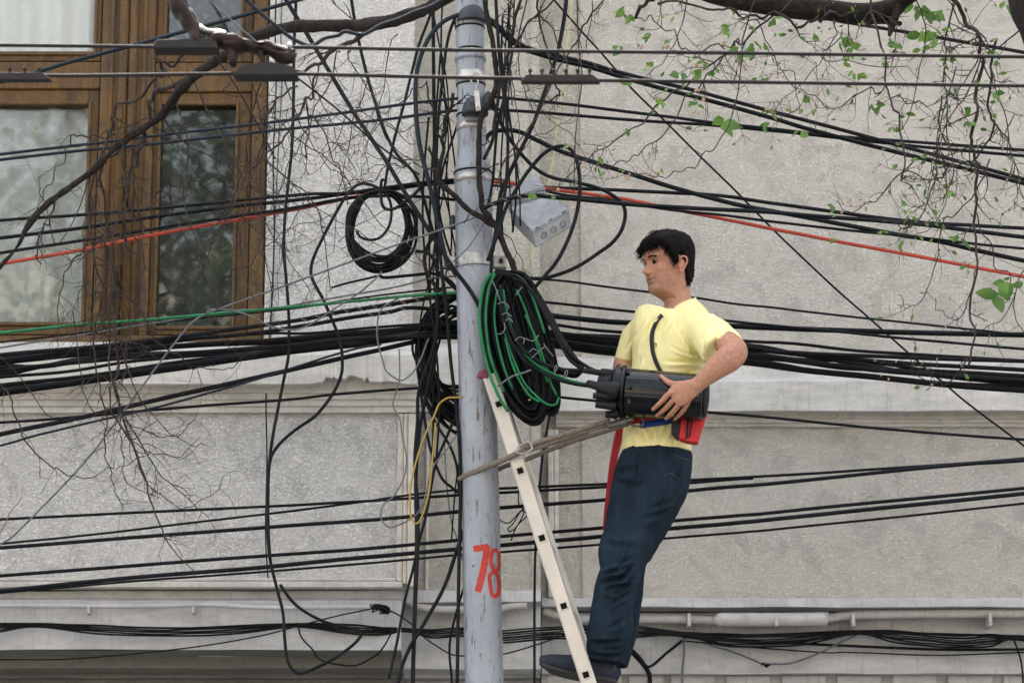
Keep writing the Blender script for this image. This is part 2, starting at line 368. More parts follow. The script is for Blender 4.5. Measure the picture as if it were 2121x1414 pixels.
sash(-149, 186, 189, 693, -120, 214, 168, 668); sash(-149, -395, 189, 127, -120, -370, 174, 108)
sash(305, 192, 511, 693, 319, 215, 480, 676); sash(305, -395, 511, 129, 325, -370, 487, 105)
# window head drips and dark interior
b = MB(); x0, x1, z0, z1 = ox0-.6, ox1+.05, oz0-.8, oz1+.4
b.add([(x0, 13.605, z0), (x1, 13.605, z0), (x1, 13.605, z1), (x0, 13.605, z1), (x0, 16, z0), (x1, 16, z0), (x1, 16, z1), (x0, 16, z1)], [(4, 5, 6, 7)])
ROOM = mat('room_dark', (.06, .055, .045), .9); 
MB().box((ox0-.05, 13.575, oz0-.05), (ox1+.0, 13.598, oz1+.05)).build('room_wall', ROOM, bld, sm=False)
# lace curtains
def lace(name, opac, motif, tint):
    m = bpy.data.materials.new(name); m.use_nodes = True; t = NT(m); g = t.geo()
    sx = t.new('ShaderNodeSeparateXYZ'); t.l(g, sx.inputs[0]); ma = t.math
    per = .082
    v = ma('DIVIDE', sx.outputs[2], per*.52); row = ma('FLOOR', v)
    u = ma('ADD', ma('DIVIDE', sx.outputs[0], per), ma('MULTIPLY', ma('MODULO', ma('ABSOLUTE', row), 2.0), .5))
    fu = ma('MULTIPLY', ma('SUBTRACT', ma('FRACT', u), .5), per); fv = ma('MULTIPLY', ma('SUBTRACT', ma('FRACT', v), .5), per*.52)
    best = None
    for (px_, py_) in ((-.0085, .004), (.0085, .004), (0, -.0085)):
        dx = ma('SUBTRACT', fu, px_); dy = ma('SUBTRACT', fv, py_)
        d = ma('SQRT', ma('ADD', ma('MULTIPLY', dx, dx), ma('MULTIPLY', dy, dy)))
        r = ma('ABSOLUTE', ma('SUBTRACT', d, .0058)); best = r if best is None else ma('MINIMUM', best, r)
    ring = ma('LESS_THAN', best, .0014)
    w = t.noise(g, 60, 2, .5)
    op = ma('MINIMUM', ma('ADD', ma('ADD', opac, ma('MULTIPLY', ring, motif)), ma('MULTIPLY', w, .06)), 1.0)
    tb = t.new('ShaderNodeBsdfTransparent'); mx = t.new('ShaderNodeMixShader'); t.l(op, mx.inputs[0])
    t.l(tb.outputs[0], mx.inputs[1]); t.l(t.bsdf.outputs[0], mx.inputs[2]); t.l(mx.outputs[0], t.n['Material Output'].inputs['Surface'])
    t.bsdf.inputs['Base Color'].default_value = (*tint, 1); t.bsdf.inputs['Roughness'].default_value = 1; t.bsdf.inputs['Specular IOR Level'].default_value = 0
    return m
def curtain(x0, x1, y0, y1, m, label, Y=12.93, amp=.026, fr=30, ph=0):
    X0, X1, Z0, Z1 = WX(x0, Y), WX(x1, Y), WZ(y1, Y), WZ(y0, Y); nx, nz = 160, 6; v = []
    for j in range(nz):
        for i in range(nx):
            x = X0+(X1-X0)*i/(nx-1); z = Z0+(Z1-Z0)*j/(nz-1)
            d = amp*math.sin(x*fr+ph+1.7*math.sin(x*7+ph))+amp*.5*noise.noise(Vector((x*18, z*1.2, ph)))
            v.append((x, Y+d, z))
    f = [(j*nx+i, j*nx+i+1, (j+1)*nx+i+1, (j+1)*nx+i) for j in range(nz-1) for i in range(nx-1)]
    o = MB().add(v, f).build('lace_curtain', m); tag(o, label, 'curtain', 'lace curtains in the window'); return o
curtain(-130, 172, 200, 680, lace('lace_light', .56, .20, (.80, .80, .78)), 'lace curtain with small flowers filling the large left lower pane', ph=1)
curtain(-130, 180, -380, 118, lace('lace_dense', .90, .10, (.86, .83, .80)), 'dense pale curtain behind the upper left pane', ph=2, fr=34)
curtain(312, 486, 205, 685, lace('lace_sheer', .09, .24, (.55, .60, .56)), 'sheer dark looking lace curtain with trefoil flowers in the narrow right pane', ph=3)
curtain(318, 492, -380, 112, lace('lace_sheer_top', .12, .35, (.5, .5, .46)), 'dim lace curtain behind the small upper right pane', ph=4)
# ---------------------------------------------------------------- utility pole
def polemat():
    m = bpy.data.materials.new('pole_paint'); m.use_nodes = True; t = NT(m); g = t.geo()
    t.bsdf.inputs['Roughness'].default_value = .5; t.bsdf.inputs['Metallic'].default_value = .0
    a = t.noise(t.scale(g, (1, 1, .5)), 5, 5, .6); c = t.mix(t.ramp(a, [(.35, 0), (.7, 1)]), (.235, .255, .29), (.34, .365, .405))
    r = t.noise(t.scale(g, (70, 70, 9)), 1, 4, .75); r2 = t.noise(g, 55, 3, .7)
    msk = t.math('MAXIMUM', t.ramp(r, [(.585, 0), (.63, 1)]), t.ramp(r2, [(.66, 0), (.69, 1)]))
    c = t.mix(t.math('MULTIPLY', msk, .85), c, (.07, .045, .035))
    pt = t.ramp(t.noise(t.scale(g, (14, 14, 4)), 1, 3, .6), [(.68, 0), (.72, 1)]); c = t.mix(t.math('MULTIPLY', pt, .5), c, (.42, .41, .36)); t.color(c)
    t.normal(t.bump(t.math('SUBTRACT', t.noise(g, 14, 4, .6), t.math('MULTIPLY', msk, .4)), .35, .004)); return m
PAINT = polemat(); PAINTR = mat('red_number_paint', (.40, .03, .018), .7, var=.25, vs=40)
PY = 11.0
pole_px = [(970, -420, 29), (971.5, -100, 29), (974, 100, 29), (976, 240, 29.5), (977.5, 312, 30), (979, 340, 35), (979.5, 356, 38), (981, 440, 38.6), (985, 640, 38.8), (990, 850, 39), (996, 1080, 39.5), (1003, 1414, 40.2)]
base3 = P(1003, 1414, PY); top3 = P(985, 640, PY); sl_ = (top3-base3)/(top3[2]-base3[2]); g0 = base3-sl_*base3[2]
pole = thing('utility_pole', 'blue grey painted steel pole with the red number 78', 'utility pole', (g0[0], PY, 0))
q = [P(a[0], a[1], PY) for a in pole_px][::-1]; rr = [M(a[2], a[1], PY) for a in pole_px][::-1]
q = [g0]+q; rr = [M(43, 1414, PY)]+rr
s_ = smooth([(*a, r) for a, r in zip(q, rr)], 6)
MB().tube(s_[:, :3], s_[:, 3], 48).build('shaft', PAINT, pole)
def poleat(y):
    a = np.interp(y, [p[1] for p in pole_px], [p[0] for p in pole_px]); r = np.interp(y, [p[1] for p in pole_px], [p[2] for p in pole_px])
    return P(a, y, PY), M(r, y, PY)
def ring(mb, y0, y1, k=1.05, n=40):
    a, r = poleat(y0); b_, r2 = poleat(y1); return mb.tube([a, b_], [r*k, r2*k], n)
BANDM = mat('band_steel', (.50, .48, .45), .35, .6, var=.2, vs=30)
for y0, y1, k in ((365, 381, 1.035), (152, 176, 1.07), (258, 272, 1.05)): ring(MB(), y0, y1, k).build('band', BANDM, pole)
ring(MB(), 117, 127, 1.12).build('collar', PAINT, pole)
for y0 in (357, 238, 176, 57, 104): ring(MB(), y0, y0+3.2, 1.06).build('strap', CAB, pole)
b = MB(); ring(b, 531, 557, 1.07)
a, r = poleat(544); h = M(13, 544, PY)
for s in (-1, 1): b.box((a[0]+s*(r+.001) if s < 0 else a[0]+r, PY-.02, a[2]-h), (a[0]+s*(r+.052), PY+.02, a[2]+h))
ck = b.build('clamp', STEEL, pole, sm=False, bevel=.005)
for s in (-1, 1):
    MB().tube([(a[0]+s*(r+.030), PY-.042, a[2]), (a[0]+s*(r+.030), PY+.03, a[2])], .009, 6).build('bolt', RUST, ck, sm=False)
def ribbon_on_pole(mb, pts, w):
    p = smooth(pts, 5); n = len(p); v = []; kk = 5
    for i in range(n):
        tt = p[min(i+1, n-1)]-p[max(i-1, 0)]; tt = tt/np.linalg.norm(tt); nn_ = np.array((-tt[1], tt[0]))
        wi = w*(1+.22*noise.noise(Vector((i*.9, pts[0][0], 0))))
        for j in range(kk):
            off = (j/(kk-1)-.5)*wi+.6*noise.noise(Vector((i*.8, j*9, pts[0][1]))); x, y = p[i]+nn_*off
            c, r = poleat(y); X = P(x, y, PY)[0]-c[0]; X = max(-r*.995, min(r*.995, X)); ang = X/r
            v.append((c[0]+math.sin(ang)*r*1.012 if False else c[0]+X*1.006, PY-math.sqrt(max(0, (r*1.008)**2-X*X)), P(x, y, PY-r)[2]))
    mb.add(v, [(i*kk+j, i*kk+j+1, (i+1)*kk+j+1, (i+1)*kk+j) for i in range(n-1) for j in range(kk-1)])
b = MB(); ribbon_on_pole(b, [(981, 1136), (996, 1134), (1013, 1131)], 13); ribbon_on_pole(b, [(1010, 1129), (1005, 1160), (998, 1195), (990, 1225)], 14)
b.build('number', PAINTR, pole)
b = MB(); ribbon_on_pole(b, [(1031, 1136), (1021, 1139), (1017, 1158), (1021, 1175), (1031, 1177), (1035, 1158), (1032, 1137)], 7.5)
ribbon_on_pole(b, [(1026, 1180), (1015, 1190), (1016, 1212), (1021, 1232), (1031, 1228), (1034, 1204), (1028, 1181)], 8); b.build('number', PAINTR, pole)
HOOD = mat('hood_plastic', (.02, .024, .03), .5)
def hood(x, y, w, h, Y):
    n = 10; v = MB(); pr = []
    pts = []; rad = []
    for i in range(n): 
        u = i/(n-1); pts.append(P(x, y-h/2+h*u, Y)); rad.append(M(w/2*math.sqrt(1-(1-u)**2.2)+.5, y, Y))
    return v.tube(pts, rad, 24)
hood(977, 28, 60, 38, 10.98).build('cable_hood', HOOD, pole); hood(984, 219, 54, 40, 10.93).build('cable_hood', HOOD, pole)
hood(1012, 207, 26, 36, 10.97).build('cable_hood', HOOD, pole); hood(938, 459, 15, 30, 11.02).build('cable_hood', HOOD, pole)
b = MB().prism([(981.5, 187), (992, 186), (996, 228), (986, 230)], 10.84, 10.855); tg = b.build('hanger_plate', BANDM, pole, sm=False, bevel=.002)
b = MB(); b.tube(smooth([P(*a, 10.85) for a in ((984, 152), (979, 158), (976, 168), (981, 178), (988, 178), (990, 168), (986, 162))], 4), .0035, 8)
b.tube([P(986, 176, 10.848), P(987, 192, 10.848)], .004, 8); b.build('hook', STEEL, tg)
MB().tube([P(990, 222, 10.83), P(990, 222, 10.86)], .007, 6).build('bolt', STEEL, tg, sm=False)
# ---------------------------------------------------------------- cables
KK = [0]
def path3(s, Y, step=5):
    pts = pp(s) if isinstance(s, str) else s
    q = smooth([a[:2] for a in pts], step); n = len(q)
    if isinstance(Y, (int, float)): ys = np.full(n, float(Y))
    else:
        L = np.r_[0, np.cumsum(np.hypot(*np.diff(q, axis=0).T))]; L /= L[-1]; ys = np.interp(L, np.linspace(0, 1, len(Y)), Y)
    return q, ys, np.array([P(a[0], a[1], y) for a, y in zip(q, ys)])
def cable(label, s, w, Y, m=None, name='cable', cat='cable', group=None, wrap=None, n=8, step=5, jit=.0014):
    q, ys, p = path3(s, Y, step)
    if jit:
        for i in range(len(p)): p[i] += jit*np.array((0, noise.noise(Vector((i*.31, w, KK[0]))), noise.noise(Vector((i*.27, KK[0], 3)))))
    KK[0] += 1
    def far(a): return a[0] < -50 or a[0] > 2200 or a[1] < -40 or a[1] > 1490
    def ext(e, d, a):
        d = d/np.linalg.norm(d)
        if abs(d[0]) > abs(d[2]): L = 7.0
        else: L = 2.5 if d[2] > 0 else e[2]/-d[2]
        return e+d*L*np.array((1, .0, 1))
    add0 = ext(p[0], p[0]-p[2], q[0]) if far(q[0]) else None; add1 = ext(p[-1], p[-1]-p[-3], q[-1]) if far(q[-1]) else None
    if add0 is not None: p = np.vstack([add0, p]); q = np.vstack([q[:1], q]); ys = np.r_[ys[0], ys]
    if add1 is not None: p = np.vstack([p, add1]); q = np.vstack([q, q[-1:]]); ys = np.r_[ys, ys[-1]]
    r = np.array([M(w/2, a[1], y) for a, y in zip(q, ys)])
    mb = MB().tube(p, r, n)
    if wrap is None:
        return tag(mb.build(name, m or CAB), label, cat, group)
    root = thing(name, label, cat, p[len(p)//2], group); mb.build('sheath', m or CAB, root)
    for (a, b_, wm, pitch, k) in wrap:         # fraction range, material, pitch px, thickness
        i0, i1 = int(a*(len(p)-1)), int(b_*(len(p)-1)); seg = p[i0:i1+1]; L = np.r_[0, np.cumsum(np.linalg.norm(np.diff(seg, axis=0), axis=1))]
        N = int(L[-1]/M(pitch, 700, 11)*9)+2; u = np.linspace(0, L[-1], N); c = np.array([np.interp(u, L, seg[:, j]) for j in range(3)]).T
        t_, a_, b2 = frames(c); ph = u/M(pitch, 700, 11)*2*math.pi; rr = r[0]*.85
        h = c+(np.cos(ph)*rr)[:, None]*a_+(np.sin(ph)*rr)[:, None]*b2
        MB().tube(h, r[0]*k, 6).build('wrapping', wm, root)
    return root
GL = 'cables crossing in front of the building'
# ---- left of the pole, spans
ct = [
 ('thick navy cable rising steeply across the window from left edge to top', '-80,190 0,170 85,147 170,122 373,68 537,23 613,2 760,-40 900,-90', 9, 11.0, NAVY),
 ('upper of the two navy cables crossing the window panes high up', '-200,348 0,320 170,300 300,284 600,249 780,224 905,208 968,203', 6.6, 10.98, NAVY),
 ('lower of the two navy cables crossing the window panes high up', '-200,356 0,331 170,312 300,300 600,267 780,250 900,234 968,227', 6.6, 10.99, NAVY),
 ('topmost black cable of the trio just above the orange red cable', '-200,480 0,457 170,445 320,432 537,411 640,402 700,401 783,391 896,376 985,371', 7, 11.12, None),
 ('middle black cable of the trio just above the orange red cable', '-200,520 0,493 170,472 320,449 500,426 600,416 698,404 783,394 896,381 985,376', 8, 11.14, None),
 ('black cable running directly against the upper side of the red cable', '-200,560 0,524 170,498 320,474 481,449 600,432 698,414 746,408 811,406 896,409 985,420', 7, 11.15, None),
 ('bright orange red cable crossing the window toward the pole', '-200,585 0,547 170,517 320,486 453,462 600,436 670,421 755,404 825,391 900,379 985,374', 7.8, 11.17, RED),
 ('thin dark wire sagging just under the green cable', '-200,735 0,709 170,689 311,670 450,655 600,640 700,624 839,605 990,590', 4, 11.12, CABW),
 ('long thin grey wire running just above the green cable to the pole', '-200,755 0,720 141,698 300,672 481,644 560,640 650,624 811,596 896,576 990,570', 4, 11.04, GREY),
 ('thin slack grey wire curling down to meet the cable bundle at centre', '430,640 475,642 520,655 560,675 600,683 636,675 698,636 746,605 785,570 790,562', 3.6, 10.92, GREY),
 ('long slanting grey wire from the lower left edge up over the window corner', '-60,1175 0,1127 37,1100 170,963 255,853 370,700 416,655 481,630 600,588 726,542 839,501 924,472 985,450', 4.2, 10.86, GREY),
 ('lone thick black cable sagging below the bundle over the ledge', '-200,945 0,899 170,864 311,831 481,793 641,757 755,731 862,707 985,680', 10, 11.2, None),
 ('thin navy wire hugging the underside of the lone thick cable', '-200,968 0,922 85,899 246,861 340,839 481,800 593,766 675,740 740,721 790,713', 5, 11.1, NAVY),
 ('thin black cable crossing the stepped moulding under the ledge', '-200,884 0,875 141,865 255,854 424,840 600,827 698,816 868,803 985,798', 6, 11.26, None),
 ('uppermost thin cable over the sunken panel left of the pole', '-200,1082 0,1075 283,1061 600,1046 755,1037 950,1025 990,1020', 6, 11.38, None),
 ('thin cable over the left panel that crosses the uppermost one', '-200,1150 0,1126 140,1112 283,1096 600,1058 755,1038 868,1022 990,1010', 5, 11.42, None),
 ('medium cable sloping across the middle of the left panel', '-200,1146 0,1134 283,1112 600,1088 783,1075 955,1059 990,1056', 8, 11.36, None),
 ('cable crossing low over the left panel above the bottom pair', '-200,1205 0,1192 283,1170 600,1147 783,1134 955,1117 990,1114', 7.5, 11.4, None),
 ('thin lowest cable left of the pole, under the thicker one', '-200,1245 0,1227 150,1214 340,1198 500,1187 783,1164 955,1148 990,1146', 5, 11.44, None),
]
for l, s, w, Y, m in ct: cable(l, s, w, Y, m)
c_ = cable('thick bottom cable of the left panel ending in a pale splice beside the pole', '-200,1243 0,1223 283,1195 500,1178 698,1159 910,1140 955,1136 990,1132', 9, 11.34, None, wrap=[(.955, .99, ZIP, 14, .3)])
cable('green cable partly wrapped in brown tape that crosses below the window', '-200,706 0,689 170,672 320,661 500,645 600,636 698,627 811,616 896,609 990,604', 6.6, 11.0, GRN, wrap=[(.66, 1, WRAP, 38, .45)])
cable('black twisted cable wrapped with brown cord, highest of the left bundle', '-200,765 0,735 198,718 368,697 481,682 613,664 698,647 811,630 896,616 990,604', 9, 11.05, None, wrap=[(.58, 1, WRAP, 30, .42)])
cable('black cable with a pale spiral wrap near the coil, second of the left bundle', '-200,775 0,746 170,726 340,706 500,693 613,677 706,661 811,645 854,637 985,650', 8.5, 11.09, None, wrap=[(.72, .9, GREY, 34, .35)])
BG = 'thick black bundle left of the pole'
bl = 'black cable packed in the thick sagging bundle under the window'
for i, (s, w) in enumerate([('-200,772 0,751 198,731 396,714 600,703 706,692 811,684 882,676 990,668', 10.5), ('-200,797 0,768 170,749 311,737 481,725 600,716 720,704 800,700 990,695', 9.5),
    ('-200,838 0,810 170,788 340,762 481,741 600,724 755,710 868,693 990,684', 11), ('-200,844 0,816 170,793 340,768 481,747 600,730 755,713 868,697 990,690', 9), ('-200,822 0,798 198,776 368,750 600,722 740,708 868,690 990,680', 8.5),
    ('-200,800 0,781 141,769 283,747 481,731 600,719 760,704 990,676', 7), ('-200,778 0,761 113,754 255,729 424,716 600,709 800,693 990,672', 6.5), ('-200,790 0,776 60,765 170,742 300,733 430,728 600,712 770,690 990,660', 8.5),
    ('-200,770 0,756 90,760 200,742 330,722 480,711 640,696 800,688 990,682', 7), ('-200,830 0,804 150,790 300,770 450,740 620,728 800,702 990,700', 7), ('-200,758 0,741 150,722 300,716 420,700 560,690 640,690 800,676 990,665', 6)]):
    cable(bl, s, w, 11.13+.022*i, CAB if i % 3 else CABW, group=BG)
# ---- right of the pole, spans
ct = [
 ('twisted black pair with pale spiral falling from pole top to right edge', '980,30 1017,42 1071,88 1113,105 1170,119 1226,133 1283,150 1339,164 1424,184 1509,207 1606,233 1761,274 1917,316 2121,371 2320,425', 8.5, (11.05, 11.4), None, [(.06, .42, WRAP, 34, .35)]),
 ('smooth black cable falling just below the twisted pair from the pole top', '980,36 1017,47 1071,95 1141,120 1226,141 1311,167 1396,190 1481,212 1600,245 1691,272 1860,316 2002,350 2121,380 2320,430', 9.5, (11.09, 11.46), None, None),
 ('upper of two slim cables leaving the pole at the small plastic hood', '1000,200 1045,203 1198,219 1368,240 1481,255 1600,267 1719,281 1917,296 2121,311 2320,326', 7, 11.5, None, None),
 ('lower of two slim cables leaving the pole at the small plastic hood', '1000,224 1045,228 1141,235 1311,249 1453,258 1600,271 1747,287 1917,305 2121,323 2320,340', 7, 11.54, None, None),
 ('black cable in the upper right corner passing under the broken log', '1420,-30 1500,-8 1620,22 1756,47 1889,69 2030,93 2121,109 2320,145', 8, 11.3, None, None),
 ('thick black cable that arcs over beside the pole then falls to the right edge', '1000,300 1012,280 1030,271 1071,272 1113,291 1158,312 1226,335 1311,362 1380,384 1453,405 1538,426 1662,449 1832,481 1945,500 2030,520 2121,540 2320,580', 10, (11.1, 11.5), None, None),
 ('highest cable of the group that carries the red cable right of the pole', '985,369 1020,371 1113,387 1283,394 1424,401 1500,406 1600,421 1776,445 1889,459 2000,466 2121,473 2320,485', 8, 11.42, None, None),
 ('cable wrapped in brown cord passing over the grey box', '1000,432 1020,423 1057,411 1099,405 1141,408 1226,416 1339,426 1453,432 1600,440 1719,450 1889,463 2030,480 2121,491 2320,508', 9.5, (10.80, 11.0, 11.3), None, [(.02, .30, WRAP, 30, .4)]),
 ('thin black cable running just over the red cable on the right', '985,378 1020,384 1113,393 1170,404 1260,414 1368,432 1481,444 1600,459 1747,476 1860,487 2030,506 2121,515 2320,533', 6, 11.34, None, None),
 ('bright red cable sloping down to the right edge above the man', '985,374 1060,380 1136,391 1198,399 1283,411 1325,418 1382,431 1481,450 1600,474 1719,497 1917,534 2121,573 2320,610', 7.8, 11.38, RED, None),
 ('thin black cable passing behind the man at neck height', '1040,570 1093,577 1170,582 1280,597 1362,607 1444,617 1521,629 1600,637 1719,651 1917,672 2030,684 2121,693 2320,706', 5, 11.55, None, None),
 ('slim black cable with a red tip leaving the coil behind the man', '1075,612 1102,622 1170,630 1317,646 1420,656 1504,664 1600,674 1719,685 1889,702 2121,723 2320,742', 6, 11.58, None, [(.02, .035, RED, 6, .7)]),
 ('thick glossy cable running straight behind the man at chest height', '1080,640 1130,652 1240,664 1297,668 1509,675 1600,679 1800,686 2121,694 2320,699', 11.5, 11.62, None, None),
 ('slim cable just under the thick glossy one at chest height', '1080,660 1141,671 1220,682 1289,688 1420,697 1537,706 1640,711 1776,726 1950,737 2121,747 2320,760', 7, 11.66, None, None),
 ('solitary thin cable below the ledge passing behind the black cylinder', '1120,816 1156,822 1235,830 1340,841 1464,853 1600,865 1832,888 1980,900 2121,910 2320,921', 6, 11.5, None, None),
 ('thin cable cutting diagonally down the whole right wall', '1090,-66 1147,0 1204,65 1255,121 1311,186 1388,262 1453,327 1526,398 1606,480 1719,587 1804,662 1903,750 1962,799 2008,838 2121,923 2200,985', 4.4, 11.9, CABW, None),
 ('upper thin cable right of the ladder merging at the right edge', '990,1016 1035,1011 1257,1002 1424,994 1521,989 1700,979 1832,970 2000,959 2121,949 2320,932', 6, 11.4, None, None),
 ('thin cable right of the ladder hidden behind the hip', '990,1023 1035,1020 1257,1008 1424,1000 1521,992 1560,990', 6, 11.44, None, None),
 ('cable passing behind the thigh and rising to meet the upper one', '990,1055 1037,1051 1257,1034 1416,1017 1521,1007 1600,1001 1832,977 2000,961 2121,953 2320,936', 8, 11.36, None, None),
 ('upper cable of the lowest trio right of the ladder', '990,1114 1037,1110 1246,1093 1368,1080 1521,1068 1600,1061 1832,1038 2121,1011 2320,992', 7.5, 11.38, None, None),
 ('thick middle cable of the lowest trio right of the ladder', '990,1133 1037,1129 1246,1110 1359,1097 1521,1083 1600,1075 1832,1051 2121,1022 2320,1002', 9, 11.34, None, None),
 ('thin lowest cable of the trio passing behind the knee', '990,1147 1037,1143 1243,1127 1351,1117 1521,1103 1600,1096 1832,1073 2121,1042 2320,1020', 5.2, 11.42, None, None),
]
for l, s, w, Y, m, wr in ct: cable(l, s, w, Y, m, wrap=wr)
bl = 'black cable packed in the thick bundle right of the raised elbow'
for i, (s, w) in enumerate([('1080,676 1153,689 1286,703 1540,719 1600,727 1719,734 1900,741 2121,748 2320,756', 9), ('1090,685 1158,697 1286,710 1544,723 1691,738 1889,753 2121,766 2320,778', 9.5),
    ('1090,700 1170,709 1277,723 1546,736 1719,756 1889,772 2121,788 2320,802', 11.5), ('1090,706 1170,715 1277,731 1538,750 1662,766 1832,783 2002,800 2121,808 2320,824', 13),
    ('1080,680 1158,692 1290,698 1544,714 1662,735 1804,758 1917,775 2121,796 2320,812', 9), ('1080,710 1170,720 1290,735 1538,744 1700,770 1850,786 2000,796 2121,801 2320,812', 9),
    ('1080,690 1170,700 1290,715 1540,730 1650,743 1800,751 1960,770 2121,780 2320,790', 7), ('1080,695 1170,704 1290,722 1540,740 1640,748 1760,764 1900,766 2121,777 2320,790', 7)]):
    cable(bl, s, w, 11.46+.022*i, CAB if i % 3 else CABW, group='thick black bundle right of the man')
# ---- hanging and looping cables left of the pole
ct = [
 ('black cable hanging down the wall by the window into a hook loop at the bottom', '612,-60 613,0 609,100 608,200 605,300 597,380 590,450 588,520 592,570 598,650 598,730 590,775 575,850 561,930 554,1014 554,1085 559,1155 572,1212 586,1268 590,1325 596,1368 613,1391 636,1390 698,1359 735,1331 749,1311 738,1303 670,1286 613,1252 580,1210', 6.6, 11.1, None),
 ('black cable looping over the coil and swinging left down to the panel', '800,398 786,391 769,383 746,381 729,392 709,418 675,480 651,530 644,560 650,585 670,621 687,661 704,704 709,745 706,779 687,819 653,861 613,889 573,926 558,963 555,1040 556,1110 560,1160', 6.8, 11.06, None),
 ('black cable curving from the top edge down behind the coil to the pole', '722,-60 728,0 740,71 760,156 777,212 797,272 822,320 865,371 896,477 924,534 960,600', 6.8, 11.12, None),
 ('thick black cable slanting from upper left down across the pole face', '560,-60 596,6 636,71 681,147 732,232 766,283 800,334 837,396 890,480 938,554 967,592 992,633 1015,690', 9, (11.0, 11.0, 10.9, 10.88), None),
 ('thick arc of cable bending from the top hood down left of the pole', '975,24 950,31 919,45 890,76 870,122 861,170 862,240 870,305 885,365 900,430 915,500 930,560', 9.5, 10.97, NAVY),
 ('slim cable hanging left of the arc with a slight lean', '899,-60 896,0 890,34 868,93 851,158 837,215 822,269 805,339 797,385', 6, 11.08, None),
 ('long straight drop cable left of the pole reaching the lower wall', '897,-60 897,0 898,150 900,300 901,400 905,500 906,600 903,700 895,760 880,830 868,900 861,1000 863,1120 859,1240 854,1414 850,1600', 7.5, 11.06, None),
 ('slim cable running from the top hood close along the pole', '965,26 944,37 927,85 916,170 907,255 903,368 906,440 915,560 930,650', 6.5, 11.0, None),
 ('black cable hugging the corner of the panel and dropping to the street', '905,600 903,700 868,807 865,870 859,955 865,1040 866,1121 861,1240 856,1414 853,1600', 7, 11.0, None),
 ('cable leaning inward from the pole base down to a cut end at the bottom', '945,860 925,905 902,963 882,1068 868,1121 855,1180 839,1240 822,1330 805,1405', 6, 11.03, None),
 ('thick cable swerving from the pole at knee height to the bottom edge', '962,1090 957,1107 941,1155 926,1200 910,1235 890,1270 868,1308 845,1348 825,1414 800,1600', 8, 10.99, None),
 ('vertical cable running right against the left flank of the pole', '915,560 925,650 935,760 946,850 952,930 954,1014 950,1200 947,1414 944,1600', 7.5, 10.97, None),
 ('short thin cable bowing left low beside the pole', '966,1195 960,1218 941,1283 931,1339 935,1400 938,1440', 5, 11.02, CABW),
 ('slim black cable bulging left from the coil bottom to behind the pole', '785,570 800,575 860,569 905,568 940,590 965,640', 7, 11.1, None),
 ('curved cable between coil and pole shaped like a letter C', '905,480 893,495 881,525 880,550 890,575 905,595 930,625', 8, 11.07, None),
 ('thin cable dipping from the coil tie across to the pole bracket', '860,520 884,523 900,540 905,560 925,580 950,605', 7, 11.02, None),
 ('slack thin cable hanging in a belly at the lower left of the pole', '868,790 885,900 895,940 915,990 935,1008 950,1020 975,1022', 6, 11.12, None),
 ('black cable crossing down from behind the coil toward the pole base', '880,830 905,880 930,920 945,960 951,1014', 5.5, 11.15, None),
 ('thin dark loop hanging below the left cable run', '618,1297 625,1320 648,1345 663,1365 698,1375 740,1376 780,1355 800,1330 815,1300', 3.6, 11.9, CABW),
]
for l, s, w, Y, m in ct: cable(l, s, w, Y, m)
ct = [
 ('vertical cable hanging just right of the pole from the top edge', '1024,-60 1027,0 1034,113 1042,184 1050,255 1052,311 1048,382 1040,425 1031,472 1020,520 1017,560 1010,640', 7, 10.86, None),
 ('long cable bowing from the top edge down left to the clamp', '1176,-60 1173,0 1167,48 1156,105 1141,153 1122,209 1102,263 1074,320 1054,362 1037,400 1030,460 1020,520', 8.5, 10.9, None),
 ('thick cable arching over the grey box and dropping right of it', '1010,540 1032,480 1048,430 1065,400 1093,356 1127,318 1158,303 1181,309 1193,328 1200,362 1200,410 1187,469 1158,534 1127,573 1093,612', 8, 10.84, None),
 ('thick cable sweeping right past the box and back to the coil in a big bow', '1018,200 1031,240 1057,289 1093,334 1136,365 1198,379 1240,390 1270,405 1290,424 1295,445 1288,475 1269,502 1235,527 1198,551 1158,568 1122,577 1085,575', 8, 10.95, None),
 ('cable hanging down the corner strip to the right of the ladder top', '1150,790 1137,867 1124,943 1115,1040 1109,1138 1107,1250 1107,1414 1106,1600', 5.5, 11.8, None),
 ('stiff black cable crossing the pole top and leaning right', '1010,430 1020,380 1025,320 1031,255 1045,200 1052,160', 6, 10.93, None),
]
for l, s, w, Y, m in ct: cable(l, s, w, Y, m)
cable('pale yellow thin cable hanging down the wall behind the grey box', '1190,-60 1185,0 1170,141 1156,255 1136,382 1105,503 1088,568', 4, 11.9, YEL2)
cable('mustard yellow cable loop hanging left of the pole', '960,822 940,823 927,824 910,836 899,861 879,904 862,955 851,1006 849,1054 854,1076 862,1084 873,1071 888,1020 896,946 902,875', 4, 10.9, YEL)
cable('thin grey wire hanging in a short loop over the ledge', '888,700 865,757 839,785 820,784 800,768 794,751 784,715 781,680 790,640 830,615', 3.4, 10.95, GREY)
cable('long wavy grey wire hanging down over the panel moulding', '827,723 827,788 814,836 828,867 834,909 842,946 837,986 817,1025 794,1045 789,1071 800,1088 817,1090 859,1068 879,1034 896,969 924,932 947,898', 3.2, 10.93, GREY)
cable('thin pale cable hanging behind the pole gap down to the lower wall', '920,900 925,1000 935,1080 945,1110 958,1160', 3.2, 12.2, GREY)
